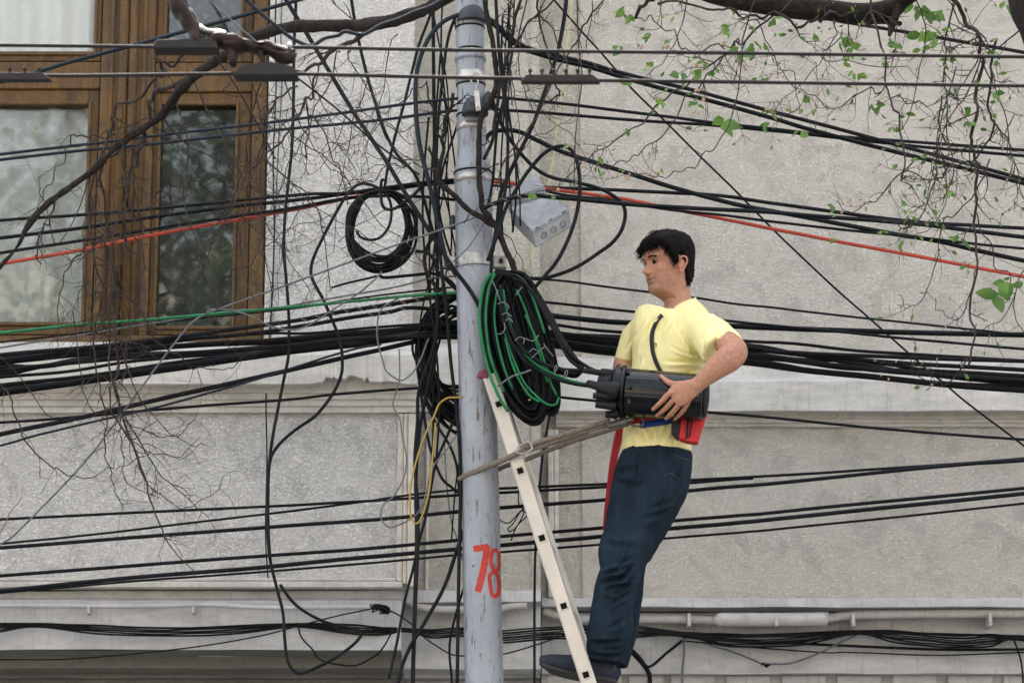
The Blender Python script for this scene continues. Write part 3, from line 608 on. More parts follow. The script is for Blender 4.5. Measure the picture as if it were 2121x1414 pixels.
# thin tangle right of pole over the lower wall
cable('frayed thin wires hanging in a small tangle beside the ladder', '1076,1000 1074,1040 1085,1060 1070,1090 1056,1100 1052,1095 1056,1090 1064,1082 1080,1058 1092,1066 1084,1075 1070,1090 1058,1120', 2.6, 11.5, CABW)
cable('thin slack wire drooping from the pole to the little wire tangle', '1030,1066 1036,1076 1046,1082 1058,1080 1078,1058 1092,1050', 2.6, 11.5, CABW)
rt = random.Random(21)
for k in range(9):
    x0 = rt.uniform(872, 948); y0 = rt.uniform(-60, 380); y1 = y0+rt.uniform(420, 900); n = 7; ph = rt.uniform(0, 6); am = rt.uniform(8, 32); dx = rt.uniform(-25, 25)
    cable('thin black wire in the tangle hanging close along the left of the pole', [(x0+dx*i/n+am*math.sin(ph+i*.9), y0+(y1-y0)*i/n) for i in range(n+1)], rt.uniform(3, 5), 11.0+.02*k, CABW, group='thin wires tangled along the left of the pole', jit=0)
for k in range(4):
    x0 = rt.uniform(1020, 1062); y0 = rt.uniform(-60, 60); y1 = y0+rt.uniform(380, 560); n = 6; ph = rt.uniform(0, 6); am = rt.uniform(6, 20)
    cable('thin black wire in the tangle hanging close along the right of the pole', [(x0+am*math.sin(ph+i*.8), y0+(y1-y0)*i/n) for i in range(n+1)], rt.uniform(3, 4.6), 10.92-.02*k, CABW, group='thin wires tangled along the right of the pole', jit=0)
# ---- runs fixed to the lower wall
g = 'cables clipped along the lower wall at left'
for i in range(5):
    o = (i-2)*3.1; d = (i-2)*2.2
    cable('thin black cable in the run along the lower wall left of the pole', [(x, y+o*(.35 if x in (79, 613, 842) else 1.15)+d*.2) for x, y in pp('-200,1306 -60,1304 0,1299 79,1294 198,1303 340,1308 481,1304 613,1294 698,1300 780,1306 842,1304 896,1312 961,1308 1042,1314')], (4.6, 3.4, 4.2, 3.2, 4)[i], (12.68, 12.68, 12.68, 12.7, 12.74, 12.86), CABW, group=g, jit=.004)
g = 'cables strung along the lower wall at right'
for i in range(6):
    o = (i-2.5)*4.4
    cable('thin black cable in the sagging run along the lower wall at right', [(x, y+o*(.3 if x in (1413, 1776, 2101) else 1.1)) for x, y in pp('1042,1318 1127,1311 1212,1308 1311,1307 1413,1312 1509,1325 1640,1324 1776,1309 1860,1318 1974,1328 2050,1325 2101,1320 2200,1326 2320,1330')], (3.4, 4.4, 3.0, 5, 3.6, 4.2)[i], (12.8, 12.95, 13.05, 13.05, 13.05), CABW, group=g, jit=.005)
ct = [
 ('flaking black cable stretched straight above the sagging run at lower right', '1210,1300 1311,1306 1413,1309 1521,1314 1640,1312 1776,1306 1917,1311 2121,1317 2320,1322', 5, 13.08, CABW),
 ('straight black cable just below the sagging run at lower right', '1413,1318 1521,1327 1640,1331 1719,1335 1945,1344 2121,1344 2320,1343', 5.5, 13.09, CABW),
 ('lowest thin wire along the lower right band', '1413,1326 1521,1337 1640,1346 1719,1351 1760,1350 1945,1356 2121,1350 2320,1345', 3, 13.09, CABW),
 ('short grey cord drooping to a frayed knot on the lower right band', '1470,1335 1521,1350 1560,1366 1586,1377 1600,1374 1640,1372 1700,1350 1750,1325 1785,1309', 4, 13.08, GREY),
 ('black cable drooping from behind the shoe to a junction on the band', '1290,1325 1303,1338 1325,1360 1345,1380 1380,1352 1413,1326', 6, 13.06, CABW),
 ('thick black cable dropping from the junction to the bottom edge', '1300,1340 1330,1372 1343,1392 1346,1414 1345,1500', 10, 13.08, CABW),
 ('pale whitish cable dropping straight to the bottom edge right of the shoe', '1416,1322 1417,1350 1414,1380 1413,1414 1412,1500', 5.5, 13.07, GREY),
 ('thin wire rising gently from the bottom left corner across the soffit', '-200,1366 0,1365 140,1364 300,1351 424,1336 540,1316 600,1300 698,1275 770,1260', 3, 12.65, CABW),
 ('thin wire drooping across the band behind the pole', '770,1260 810,1265 850,1290 880,1320 930,1352 965,1358 1000,1360 1050,1352 1110,1335 1180,1310', 3, 12.7, CABW),
 ('thin cable hanging at the bottom right edge of the band', '2098,1320 2108,1345 2116,1375 2119,1414 2120,1500', 4, 13.09, CABW),
 ('thin black line stapled down the wall beside the window', '574,-60 570,60 572,180 566,330 568,480 563,620 556,720 551,830 553,950 550,1100 555,1196', 3, 12.70, CABW),
 ('second faint grey line running down the wall beside the window', '585,-60 582,80 584,170 577,300 570,450 566,560 561,700', 3, 12.735, GREY),
]
for l, s, w, Y, m in ct: cable(l, s, w, Y, m, step=4)
# conduits and pipes
PIPE = trim('painted_pipe', (.52, .505, .49), .4)
tag(MB().tube(path3('-300,1256 0,1254 300,1255 420,1252 560,1258 740,1257 800,1262', 12.72)[2], M(4.5, 1250, 12.7), 10).build('conduit', PIPE), 'thin painted conduit clipped along the lower left band', 'conduit')
lp = thing('pipe', 'painted pipe with a thick lagged section along the lower right wall', 'pipe', P(1600, 1282, 13.0))
MB().tube(path3('1125,1262 1150,1272 1190,1279 1250,1281 1400,1281 1500,1285', 13.04)[2], M(9, 1280, 13), 16).tube(path3('1690,1282 1720,1279 1780,1273 2000,1270 2400,1268', 13.04)[2], M(9, 1280, 13), 16).build('pipe_run', PIPE, lp)
q = path3('1484,1284 1490,1283 1500,1282 1600,1282 1700,1281 1708,1280 1714,1279', 13.02, 8)[2]; n = len(q)
r = np.full(n, M(14.5, 1280, 13)); r[:6] *= np.linspace(.7, 1, 6); r[-8:] *= np.linspace(1, .6, 8); r *= 1+.05*np.array([noise.noise(Vector((i*.7, 0, 0))) for i in range(n)])
MB().tube(q, r, 20).build('lagging', PIPE, lp)
for x in (1427, 1607, 1766, 2049): b = MB(); a = P(x, 1281, 13.03); b.box((a[0]-.008, 12.985, a[2]-.038), (a[0]+.006, 13.12, a[2]+.02)); b.build('pipe_clip', PIPE, lp, sm=False, bevel=.003)
lp = thing('pipe', 'short curved white pipe emerging behind the pole', 'pipe', P(900, 1262, 12.85))
MB().tube(path3('840,1240 860,1252 900,1260 960,1262 1020,1262 1060,1254 1092,1252', 12.88)[2], M(8, 1255, 12.9), 14).build('pipe_run', PIPE, lp)
lp = thing('knot', 'frayed twist of wire on the lower right band', 'wire knot', P(1590, 1376, 13.06)); b = MB()
for k in range(9):
    a = [P(1588+random.uniform(-9, 9)*u+random.uniform(-3, 3), 1376+random.uniform(-5, 5), 13.05) for u in (.2, .6, 1, 1.4)]; b.tube(smooth(a, 4), .0016, 5)
b.build('wire_strands', CABW, lp)
lp = thing('cable_clip', 'rusty tangle of clips where wires meet near the panel corner', 'cable clip', P(785, 1262, 12.7)); b = MB()
for k in range(12):
    a = [P(786+random.uniform(-20, 22), 1260+random.uniform(-9, 10), 12.66+random.uniform(-.02, .02)) for u in range(5)]; b.tube(smooth(a, 4), .0028, 5)
b.build('wire_strands', CABW, lp)
for k, (x, y) in enumerate(((184, 1262), (401, 1262))):
    a = P(x, y, 12.72); o = MB().box((a[0]-.006, 12.70, a[2]-.02), (a[0]+.006, 12.75, a[2]+.012)).build('conduit_clip', PIPE, sm=False, bevel=.003)
    tag(o, ('left', 'right')[k]+' of the two small metal clips holding the thin conduit', 'clip', 'conduit clips')
# ---------------------------------------------------------------- coils
def loops(mb, fn, n, w, nn=56, sides=7, turns=1):
    """one long continuous winding: fn(k, u) gives (x, y, Y) for turn k at u in 0..1"""
    pts = []
    for k in range(n):
        for i in range(nn):
            u = i/nn; a = np.array(fn(k, u)); b_ = np.array(fn(k+1, u)); pts.append(a*(1-u)+b_*u)
    pts = np.array(pts); p = np.array([P(*a) for a in pts]); mb.tube(p, M(w/2, 700, 11), sides); return mb
def ell(cx, cy, rx, ry, Y, ph=0): return lambda u: (cx+rx*math.sin(2*math.pi*u+ph), cy-ry*math.cos(2*math.pi*u+ph), Y)
co = thing('cable_coil', 'round coil of thin black cable hanging from the red cable left of the pole', 'cable coil', P(790, 566, 11.08))
R_ = random.Random(3); pr = [(R_.uniform(-4, 5), R_.uniform(55, 74), R_.uniform(62, 86), R_.uniform(-.03, .03), R_.uniform(-4, 4)) for _ in range(20)]
def f1(k, u):
    a = pr[k]; x, y, Y = ell(788+a[0], 396+a[2]+a[4]*.5, a[1], a[2], 11.06+a[3], 0)(u); return (x+3*math.sin(2*math.pi*u*2+k), y, Y)
loops(MB(), f1, 11, 6).build('winding', CAB, co)
pr2 = [(R_.uniform(-12, 2), R_.uniform(50, 62), R_.uniform(62, 80)) for _ in range(6)]
loops(MB(), lambda k, u: ell(788+pr2[k][0], 398+pr2[k][2], pr2[k][1], pr2[k][2], 11.03)(u), 3, 5.4).build('winding', CAB, co)
MB().tube(path3('800,402 808,418 811,440 806,468 790,490 770,497 748,492 738,478', 11.0)[2], M(3, 500, 11), 7).build('cable_tail', CAB, co)
MB().tube(path3('796,372 790,376 789,400 792,425 802,434 822,430 850,410 868,392 870,385 850,380', 11.0)[2], M(3.4, 500, 11), 7).build('cable_tail', CAB, co)
MB().tube(path3('686,596 720,586 760,577 782,571', 11.03)[2], M(2.4, 500, 11), 6).build('cable_tail', CABW, co)
co = thing('cable_coil', 'big oval coil of black cable hanging behind the pole to its left', 'cable coil', P(955, 900, 11.25))
pr3 = [(R_.uniform(-14, 10), R_.uniform(62, 96), R_.uniform(105, 152), R_.uniform(-.09, .12), R_.uniform(0, 1)) for _ in range(60)]
def f2(k, u):
    a = pr3[k]; x, y, Y = ell(957+a[0], 612+a[2]*1.0, a[1], a[2], 11.26+a[3])(u)
    s = (y-612)/290; return (x+s*s*26+2.5*math.sin(9*u+k), y+4*math.sin(7*u+2*k), Y)
loops(MB(), f2, 34, 6.5, 48).build('winding', CAB, co); 
loops(MB(), lambda k, u: f2(k+28, u), 10, 5.2, 48).build('winding', CABW, co)
outer = smooth(pp('1030,560 1003,598 993,660 1000,730 1022,800 1056,855 1100,886 1128,876 1138,840 1132,770 1118,700 1098,630 1070,572 1030,560'), 10)
inner = smooth(pp('1042,578 1026,625 1032,680 1046,735 1064,790 1080,826 1096,838 1106,828 1104,782 1092,724 1076,664 1062,610 1050,584 1042,578'), 10)
outer2 = smooth(pp('1060,566 1040,600 1044,660 1062,730 1090,800 1120,846 1144,862 1158,846 1158,800 1150,740 1133,672 1108,610 1080,572 1060,566'), 10)
inner2 = smooth(pp('1066,580 1056,620 1062,672 1080,734 1102,790 1124,826 1136,832 1142,815 1138,770 1126,712 1110,652 1090,604 1074,582 1066,580'), 10)
def interp(c, u):
    n = len(c)-1; x = (u % 1)*n; i = int(x); f = x-i; return c[i]*(1-f)+c[min(i+1, n)]*f
def shape(o, i_, m, dY, wob, u, k):
    p = interp(o, u)*m+interp(i_, u)*(1-m); return (p[0]+wob*math.sin(5*u*2*math.pi/2+k*1.7), p[1]+wob*math.cos(4*u*math.pi+k), 10.90+dY)
pr5 = [(R_.uniform(-10, 26), R_.uniform(52, 92), R_.uniform(60, 140), R_.uniform(-.10, .10), R_.uniform(-18, 30)) for _ in range(16)]
def f5(k, u):
    a = pr5[k]; x, y, Y = ell(945+a[0], 640+a[4]+a[2], a[1], a[2], 11.24+a[3])(u); return (x+4*math.sin(11*u+k), y+6*math.sin(8*u+2*k), Y)
loops(MB(), f5, 14, 5.4, 48).build('winding', CABW, co)
co = thing('cable_coil', 'large bundle of coiled black and green cable tied to the right of the pole', 'cable coil', P(1090, 886, 10.92))
A = [(R_.uniform(-.55, 1), R_.uniform(-.06, .09)) for _ in range(120)]
loops(MB(), lambda k, u: shape(outer, inner, A[k][0], A[k][1], 2.2, u, k), 46, 6.6, 44).build('winding', CAB, co)
loops(MB(), lambda k, u: shape(outer2, inner2, A[k+50][0], A[k+50][1]+.02, 2.5, u, k), 34, 6.2, 44).build('winding', CAB, co)
loops(MB(), lambda k, u: shape(outer, inner, A[k+9][0], A[k][1]-.03, 3, u, k+.5), 6, 7, 44).build('winding', CABW, co)
def pc(name, s, w, Y, m): return MB().tube(path3(s, Y)[2], M(w/2, 700, 11), 8).build(name, m, co)
for s, w, Y in [('1016,566 1003,588 996,620 993,660 997,700 1006,745 1018,785 1034,822 1052,852', 6.6, 10.80), ('1024,566 1012,600 1006,650 1009,700 1016,740 1030,780 1044,812', 6.2, 10.81),
    ('1046,700 1058,745 1076,788 1096,818 1118,832', 4.6, 10.80), ('1070,600 1088,640 1104,690 1120,742 1134,792', 4.6, 10.82), ('1030,600 1024,650 1030,705 1044,760 1062,806', 4.8, 10.82), ('1052,572 1068,570 1085,582 1096,600 1112,640 1128,690', 5.2, 10.80), ('1088,652 1110,700 1126,744 1140,790 1153,818', 5, 10.81), ('1046,690 1062,740 1085,790 1106,815 1130,835 1150,838 1158,822', 4.6, 10.80),
    ('1042,600 1044,622 1050,650 1060,684 1076,716 1096,742 1122,762 1150,776 1180,788 1206,794 1226,797', 6.6, 10.79)]: pc('green_cable', s, w, Y, GRN)
for s, w in [('1036,590 1040,625 1052,668 1070,706 1092,732 1124,752 1160,764 1200,767 1232,770 1262,770', 7.5), ('1038,600 1038,640 1048,680 1064,715 1088,748 1118,768 1152,785 1190,795 1224,800', 7),
    ('1060,575 1090,590 1120,630 1148,680 1172,720 1195,745 1230,766 1262,773', 7), ('1050,568 1075,575 1105,610 1138,668 1165,720 1180,745 1196,758 1214,768 1240,775', 6.5)]: pc('lead_cable', s, w, 10.78, CAB)
for i in range(8):
    a = R_.uniform(0, 12); pc('winding', [(x+a*.5+R_.uniform(-2, 2), y-a*.6+R_.uniform(-2, 2)) for x, y in pp('1052,566 1085,578 1112,618 1140,668 1160,706 1182,740 1200,768 1190,780 1165,776 1140,760 1110,728')], 6, 10.86+.01*i, CAB)
for s in ['1036,624 1028,600 1020,582', '1030,630 1040,626 1052,632 1053,640', '1040,652 1050,648 1060,656', '1046,664 1056,660 1062,668', '1066,706 1076,698 1086,702 1084,712', '1096,730 1104,722 1112,726', '1100,742 1116,728 1128,718', '1148,770 1150,758 1154,760 1148,776', '1168,782 1172,768 1176,770 1170,786', '1224,804 1226,790 1229,792', '1068,612 1078,598 1082,594', '1086,700 1104,706 1116,694', '1030,692 1040,690 1046,680 1044,668', '1126,712 1138,728 1146,738']:
    pc('cable_tie', s, 2.1, 10.76, ZIP)
pc('cable_tie', '1030,800 1060,780 1084,772 1100,766', 4, 10.74, GREY)
# ---------------------------------------------------------------- grey junction box hanging right of the pole
PLAS = mat('grey_box_plastic', (.30, .315, .335), .55, var=.22, vs=25); PLAS2 = mat('grey_box_dark', (.09, .09, .09), .6)
bx = thing('junction_box', 'weathered grey plastic junction box hanging tilted right of the pole', 'junction box', P(1110, 512, 10.95))
# corners traced: top face A B C D, front face lower edge
def q3(x, y, Y): return P(x, y, Y)
A0, B0, C0, D0 = q3(1101, 476, 10.86), q3(1177, 431, 10.90), q3(1140, 406, 11.06), q3(1056, 430, 11.02)
up = (A0-q3(1110, 514, 10.90)); up_l = np.linalg.norm(up); dn = -up
def slab(a, b_, c, d, t0, t1, name, m, parent, bev=.003, grow=0):
    ctr = (a+b_+c+d)/4; cs = [x+(x-ctr)*grow for x in (a, b_, c, d)]
    v = [x+dn*t0 for x in cs]+[x+dn*t1 for x in cs]
    return MB().add(v, [(0, 1, 2, 3), (7, 6, 5, 4), (0, 4, 5, 1), (1, 5, 6, 2), (2, 6, 7, 3), (3, 7, 4, 0)]).build(name, m, parent, sm=False, bevel=bev)
bd = slab(A0, B0, C0, D0, .22, 1.0, 'box_body', PLAS, bx); ld = slab(A0, B0, C0, D0, -.02, .215, 'lid', PLAS, bx, .005, .025)
slab(A0, B0, C0, D0, .86, .93, 'rim', PLAS, bx, .002, .02)
for i in range(3):
    u = .26+.26*i; c = (A0*(1-u)+B0*u)+dn*.62; e = (B0-A0); e /= np.linalg.norm(e); n_ = np.cross(e, up); n_ /= np.linalg.norm(n_)
    if n_[1] > 0: n_ = -n_
    vv = up/up_l
    for r in (.0135, .0085):
        th = np.linspace(0, 2*math.pi, 22); pts = [c+n_*.001+e*math.cos(t)*r+vv*math.sin(t)*r for t in th]
        MB().tube(pts, .0007, 5, False).build('knockout', PLAS2, bd)
for a, b_ in ((A0, B0), (B0, C0), (D0, A0)):
    for u in (.15, .5, .85):
        c = a*(1-u)+b_*u; e = (b_-a)/np.linalg.norm(b_-a); cc_ = (A0+B0+C0+D0)/4; c = cc_+(c-cc_)*1.035+dn*.03
        MB().tube([c-e*.007, c+e*.007], .0030, 5).build('lid_clip', PLAS2, ld)
A1, B1, C1, D1 = q3(1052, 425, 11.08), q3(1132, 400, 11.10), q3(1110, 376, 11.16), q3(1046, 412, 11.14)
slab(A1, B1, C1, D1, -.4, .5, 'back_flap', PLAS, bx)
# ---------------------------------------------------------------- trolley wires across the street, nearer than the pole
YW = 7.0
def trolley(lab, s, w, parts):
    q, ys, p = path3(s, YW); root = thing('trolley_wire', lab, 'trolley wire', p[len(p)//2], 'overhead trolley wires')
    MB().tube(p, M(w/2, 130, YW), 10).build('wire', BRONZE, root); return root
w1 = trolley('upper of the two straight blurred trolley wires, without the bolted clamp at centre', '-900,88 0,94 300,97 600,98 950,104 1500,110 2121,118 3000,128', 8, 0)
w2 = trolley('lower of the two straight blurred trolley wires, carrying the clamp with six bolts', '-900,160 0,157 170,157 480,153 600,153 900,160 1085,163 1250,167 1600,171 2121,178 3000,190', 8, 0)
IRON = mat('dark_iron', (.014, .012, .012), .75, .1, var=.4, vs=50)
def clampbar(x0, x1, y, par, nb, up_=True):
    b = MB().prism([(x0, y+5), (x0+10, y-7), (x1-16, y-7), (x1, y+5), (x1, y+8), (x0, y+8)], YW-.014, YW+.014); o = b.build('splice_clamp', IRON, par, sm=False, bevel=.003)
    for k in range(nb):
        x = x0+18+(x1-x0-40)*k/(nb-1)
        MB().tube([P(x, y-6, YW), P(x, y-12, YW)], M(2.5, 100, YW), 8).tube([P(x, y-12, YW), P(x, y-17, YW)], M(4.5, 100, YW), 6).build('bolt', IRON, o)
clampbar(1080, 1243, 161, w2, 6); clampbar(-60, 104, 157, w2, 5)
def hanger(par, poly, Y0=YW-.03, Y1=YW+.03): return MB().prism(poly, Y0, Y1).build('hanger_shoe', IRON, par, sm=False, bevel=.004)
hanger(w2, [(483, 152), (497, 138), (540, 128), (556, 127), (606, 137), (616, 147), (616, 155), (483, 155)]); hanger(w1, [(316, 97), (322, 82), (436, 78), (450, 88), (452, 100), (316, 100)])
lab = 'rusty iron crossing bracket holding the two trolley wires near the upper left'
def rough(o, a, sc):
    for v in o.data.vertices: v.co += v.normal*a*noise.noise(v.co*sc)
    return o
br = thing('wire_bracket', lab, 'bracket', P(450, 90, YW))
b = MB()
b.limb([(350, -60, YW, 17, .04), (365, 0, YW, 17, .04), (385, 35, YW, 15, .035), (404, 66, YW, 12, .03), (412, 90, YW, 11, .03)], 14)
rough(b.build('iron_arm', RUST, br), .012, 40)
MB().limb([(372, -60, YW+.03, 3, .01), (386, 0, YW+.03, 3, .01), (402, 30, YW+.03, 3, .01), (424, 76, YW+.03, 3, .01)], 10).build('rod', GREY, br)
b = MB().limb([(414, 60, YW, 9, .02), (432, 68, YW, 7, .02), (456, 70, YW, 8, .02), (468, 76, YW, 8, .03)], 14); b.build('insulator', STEEL, br)
b = MB(); 
for a in [[(430, 84), (470, 86), (520, 92), (560, 100), (610, 112)], [(462, 96), (500, 94), (550, 104), (590, 118), (612, 124)]]: b.limb([(x, y, YW, 10, .028) for x, y in a], 14)
for x in (535, 470): b.limb([(x, 96, YW, 6, .015), (x+8, 112, YW, 8, .02), (x+10, 132, YW, 8, .02)], 10)
rough(b.build('iron_arm', RUST, br), .014, 35)
for x, y, r in ((470, 84, 5), (512, 90, 5), (600, 94, 6), (590, 118, 5), (548, 90, 4)): MB().ball(P(x, y, YW-.02), M(r, y, YW), 12).build('bolt', BANDM if x in (470, 600) else RUST, br)
tag(MB().tube(path3('470,-60 511,0 557,42 599,76 630,92 648,95 672,80 700,74 716,66 752,72 790,52 826,40 860,25 900,10 960,-30', 7.1)[2], M(4.0, 60, 7.1), 10).build('guy_wire', mat('wire_blue_grey', (.022, .026, .032), .8, spec=.05)), 'thick grey guy wire twisting along the big branch at top', 'guy wire')
tag(MB().tube(path3('400,-30 433,0 509,68 560,110', 7.4)[2], M(1.6, 60, 7.4), 6).build('guy_wire', GREY), 'very thin grey wire slanting over the narrow upper window pane', 'guy wire')
tag(MB().tube(path3('433,102 480,165 509,215 549,286 570,330', 8.4)[2], M(1.8, 60, 8), 6).build('guy_wire', CABW), 'thin wire slanting from the bracket down to the window edge', 'guy wire')
tag(MB().tube(path3('600,150 619,164 698,226 769,289 830,335 868,362', 8.4)[2], M(2.2, 60, 8), 6).build('guy_wire', CABW), 'thin dark wire slanting over the wall between bracket and pole', 'guy wire')
# ---------------------------------------------------------------- ladder
ld = thing('ladder', 'bare aluminium ladder seen side on, leaning against the pole', 'ladder', P(1480, 2200, 10.9))
HOLE_SHADE = mat('rung_hollow_shade', (.02, .02, .02), .7)
a0, a1 = P(1003, 778, 10.86), P(1222, 1414, 10.86); dirv = (a1-a0)/np.linalg.norm(a1-a0); side = np.array((dirv[2], 0, -dirv[0])); side = -side if side[0] < 0 else side
LB = a0+dirv*((a0[2]-.02)/-dirv[2]); halfw = M(15.5, 1000, 10.86)
ctrs = [(1034, 838), (1077, 977), (1121, 1116), (1167, 1256), (1214, 1397)]
cw = [P(x, y, 10.86) for x, y in ctrs]; step_ = (cw[-1]-cw[0])/4; drn = step_/np.linalg.norm(step_)
if side.dot(drn): side = np.array((drn[2], 0, -drn[0])); side = -side if side[0] < 0 else side
L0 = cw[0]-drn*M(66, 800, 10.86); nr = int((cw[0][2]-.1)/abs(step_[2]))
rungs = [cw[0]+step_*k for k in range(nr)]; LE = cw[0]+drn*((cw[0][2]-.01)/abs(drn[2]))
ld.location = tuple(LE); WL[ld.name] = tuple(LE)
def stile(Y):
    b = MB(); v = []; hw = halfw; hd = .013; c = .006
    prof = [(-hw+c, -hd), (hw-c, -hd), (hw, -hd+c), (hw, hd-c), (hw-c, hd), (-hw+c, hd), (-hw, hd-c), (-hw, -hd+c)]
    hs_ = M(8.2, 1000, 10.86)      # square hole for the rung, side half size
    # front skin split around the holes
    stops = [0.0]; Lt = np.linalg.norm(LE-L0)
    o = np.array((0, Y-10.86, 0))+side*(Y-10.86)*.10
    def quad(s0, s1, w0, w1, yy):
        b.add([L0+o+drn*s0+side*w0+np.array((0, yy, 0)), L0+o+drn*s0+side*w1+np.array((0, yy, 0)), L0+o+drn*s1+side*w1+np.array((0, yy, 0)), L0+o+drn*s1+side*w0+np.array((0, yy, 0))], [(0, 1, 2, 3)])
    hs = [np.linalg.norm(r-L0) for r in rungs]
    for yy in (-hd, hd):
        cur = 0
        for h in hs: quad(cur, h-hs_, -hw+c, hw-c, yy); quad(h-hs_, h+hs_, -hw+c, -hs_, yy); quad(h-hs_, h+hs_, hs_, hw-c, yy); cur = h+hs_
        quad(cur, Lt, -hw+c, hw-c, yy)
    k = len(prof)
    for j in range(1, k):
        if j in (4,) or j == 0: continue
        a, d = prof[j], prof[(j+1) % k]
        b.add([L0+o+drn*s+side*w[0]+np.array((0, w[1], 0)) for s, w in ((0, a), (Lt, a), (Lt, d), (0, d))], [(0, 1, 2, 3)])
    return b.build('stile', ALU, ld, sm=False)
stile(10.86); stile(11.26)
for r in rungs:
    hs_ = M(8.2, 1000, 10.86); m_ = MB()
    for s_, sz in ((hs_*1.0, 1),):
        cs = [side*s_+drn*s_, -side*s_+drn*s_, -side*s_-drn*s_, side*s_-drn*s_]; ci = [x*.80 for x in cs]
        for kk in range(4):
            a, b_, c, d = cs[kk], cs[(kk+1) % 4], ci[(kk+1) % 4], ci[kk]
            y0, y1 = np.array((0, -.017, 0))-side*.0017, np.array((0, .417, 0))+side*.0417
            m_.add([r+a+y0, r+b_+y0, r+b_+y1, r+a+y1, r+d+y0, r+c+y0, r+c+y1, r+d+y1], [(0, 1, 2, 3), (4, 7, 6, 5), (0, 4, 5, 1)])
    rg = m_.build('rung', ALU, ld, sm=False)
    rp_ = []
    for sx, sy in ((1, 1), (-1, 1), (-1, -1), (1, -1)):
        for (px_, py_) in (((1, .55), (.87, .87), (.55, 1)) if sx*sy > 0 else ((.55, 1), (.87, .87), (1, .55))): rp_.append(r+(side*sx*px_+drn*sy*py_)*hs_*1.02+np.array((0, -.0145, 0)))
    rp_.append(rp_[0]); MB().tube(rp_, .0022, 6, False).build('rung_rim', ALU, rg)
    v = [r+x*.99+np.array((0, .02, 0)) for x in ci]; MB().add(v, [(0, 1, 2, 3)]).build('hollow_shade', HOLE_SHADE, rg, sm=False)  # flat dark plate standing for the shade inside the hollow rung
for Y in (10.86, 11.26):
    b = MB(); b.limb([(1001, 784, Y, 14, .016), (1002, 778, Y, 13.5, .016), (1004, 771, Y, 10.5, .015), (1006, 766, Y, 5, .01)], 16, 3); b.build('end_cap', mat('maroon_plastic', (.13, .012, .03), .5), ld)
# ---------------------------------------------------------------- positioning rope
ROPE = mat('rope_brown', (.17, .14, .115), .9, var=.3, vs=90)
rp = thing('safety_rope', 'brown twisted lanyard rope running from the belt around the pole and ladder', 'rope', P(1120, 990, 10.85))
def rope(s, w, Y, name='rope_strand'):
    q, ys, p = path3(s, Y, 12); u = np.r_[0, np.cumsum(np.linalg.norm(np.diff(p, axis=0), axis=1))]; N = int(u[-1]/.004)+2; uu = np.linspace(0, u[-1], N)
    c = np.array([np.interp(uu, u, p[:, j]) for j in range(3)]).T; t_, a_, b_ = frames(c); r = M(w/2, 900, 11); mb = MB()
    for k in range(3):
        ph = uu/.028*2*math.pi+k*2*math.pi/3; mb.tube(c+(np.cos(ph)*r*.48)[:, None]*a_+(np.sin(ph)*r*.48)[:, None]*b_, r*.58, 6)
    return mb.build(name, ROPE, rp)
rope('952,992 965,984 1000,970 1040,953 1080,934 1092,926', 12, (10.97, 10.93, 10.915, 10.86, 10.82, 10.80))
rope('1085,934 1130,921 1180,902 1230,888 1262,878', 11, 10.80); rope('1086,926 1130,911 1180,896 1230,880 1262,872', 11, 10.79)
rope('950,992 985,998 1040,968 1090,951 1150,927 1210,906 1260,891 1300,878', 10, (11.02, 11.12, 11.05, 10.99, 10.93, 10.84))
rope('1100,926 1140,917 1180,905 1215,893', 13, 10.81)
kn = [P(x, y, 10.775) for x, y in ((1072, 938), (1069, 930), (1078, 922), (1092, 916), (1098, 917), (1102, 928), (1096, 934), (1080, 939), (1072, 938))]
MB().tube(smooth(kn, 4), .0035, 8).build('ring', STEEL, rp)
DST = mat('dark_steel', (.10, .10, .095), .45, .6, var=.4, vs=60)
b = MB().limb([(1258, 882, 10.77, 5, .008), (1272, 878, 10.77, 7, .008), (1296, 871, 10.77, 7, .008), (1312, 867, 10.77, 4, .008)], 12, 4); b.build('snap_hook', DST, rp)
MB().tube(path3('1300,872 1306,862 1320,861 1332,868 1330,880 1316,882 1303,876', 10.765)[2], .004, 8).build('hook_gate', DST, rp)
# ---------------------------------------------------------------- trees
TR = random.Random(11)
def twigs(mb, s, w0, w1, Y, side=0, L=(30, 90), seeds=None, Yv=.12, bias=None, depth=1):
    """main stem traced in the picture plane at its own distance, with random side twigs growing round it"""
    q, ys, p = path3(s, Y, 5); n = len(q)
    kx = TR.uniform(0, 99)
    for i in range(n):
        j = np.array([noise.noise(Vector((i*.35, kx, k*7))) for k in range(3)]); p[i] += j*np.array((.006, Yv, .006)); 
    w0 *= .86; w1 *= .9
    r = np.array([M((w0+(w1-w0)*i/(n-1))/2*(1+.22*noise.noise(Vector((i*.9, kx, 4)))), a[1], Y if isinstance(Y, float) else 10) for i, a in enumerate(q)])
    mb.tube(p, np.maximum(r, .0009), 9 if w0 > 7 else 5)
    if w0 > 20: pass
    for _ in range(side):
        i = TR.randrange(max(1, n//8), n); base = p[i]; t = p[min(i+1, n-1)]-p[max(i-1, 0)]; t /= np.linalg.norm(t)+1e-9
        grow(mb, base, t, TR.uniform(*L), max(1.2, min(3.4, (w0+(w1-w0)*i/n)*.55)), depth, bias, seeds)
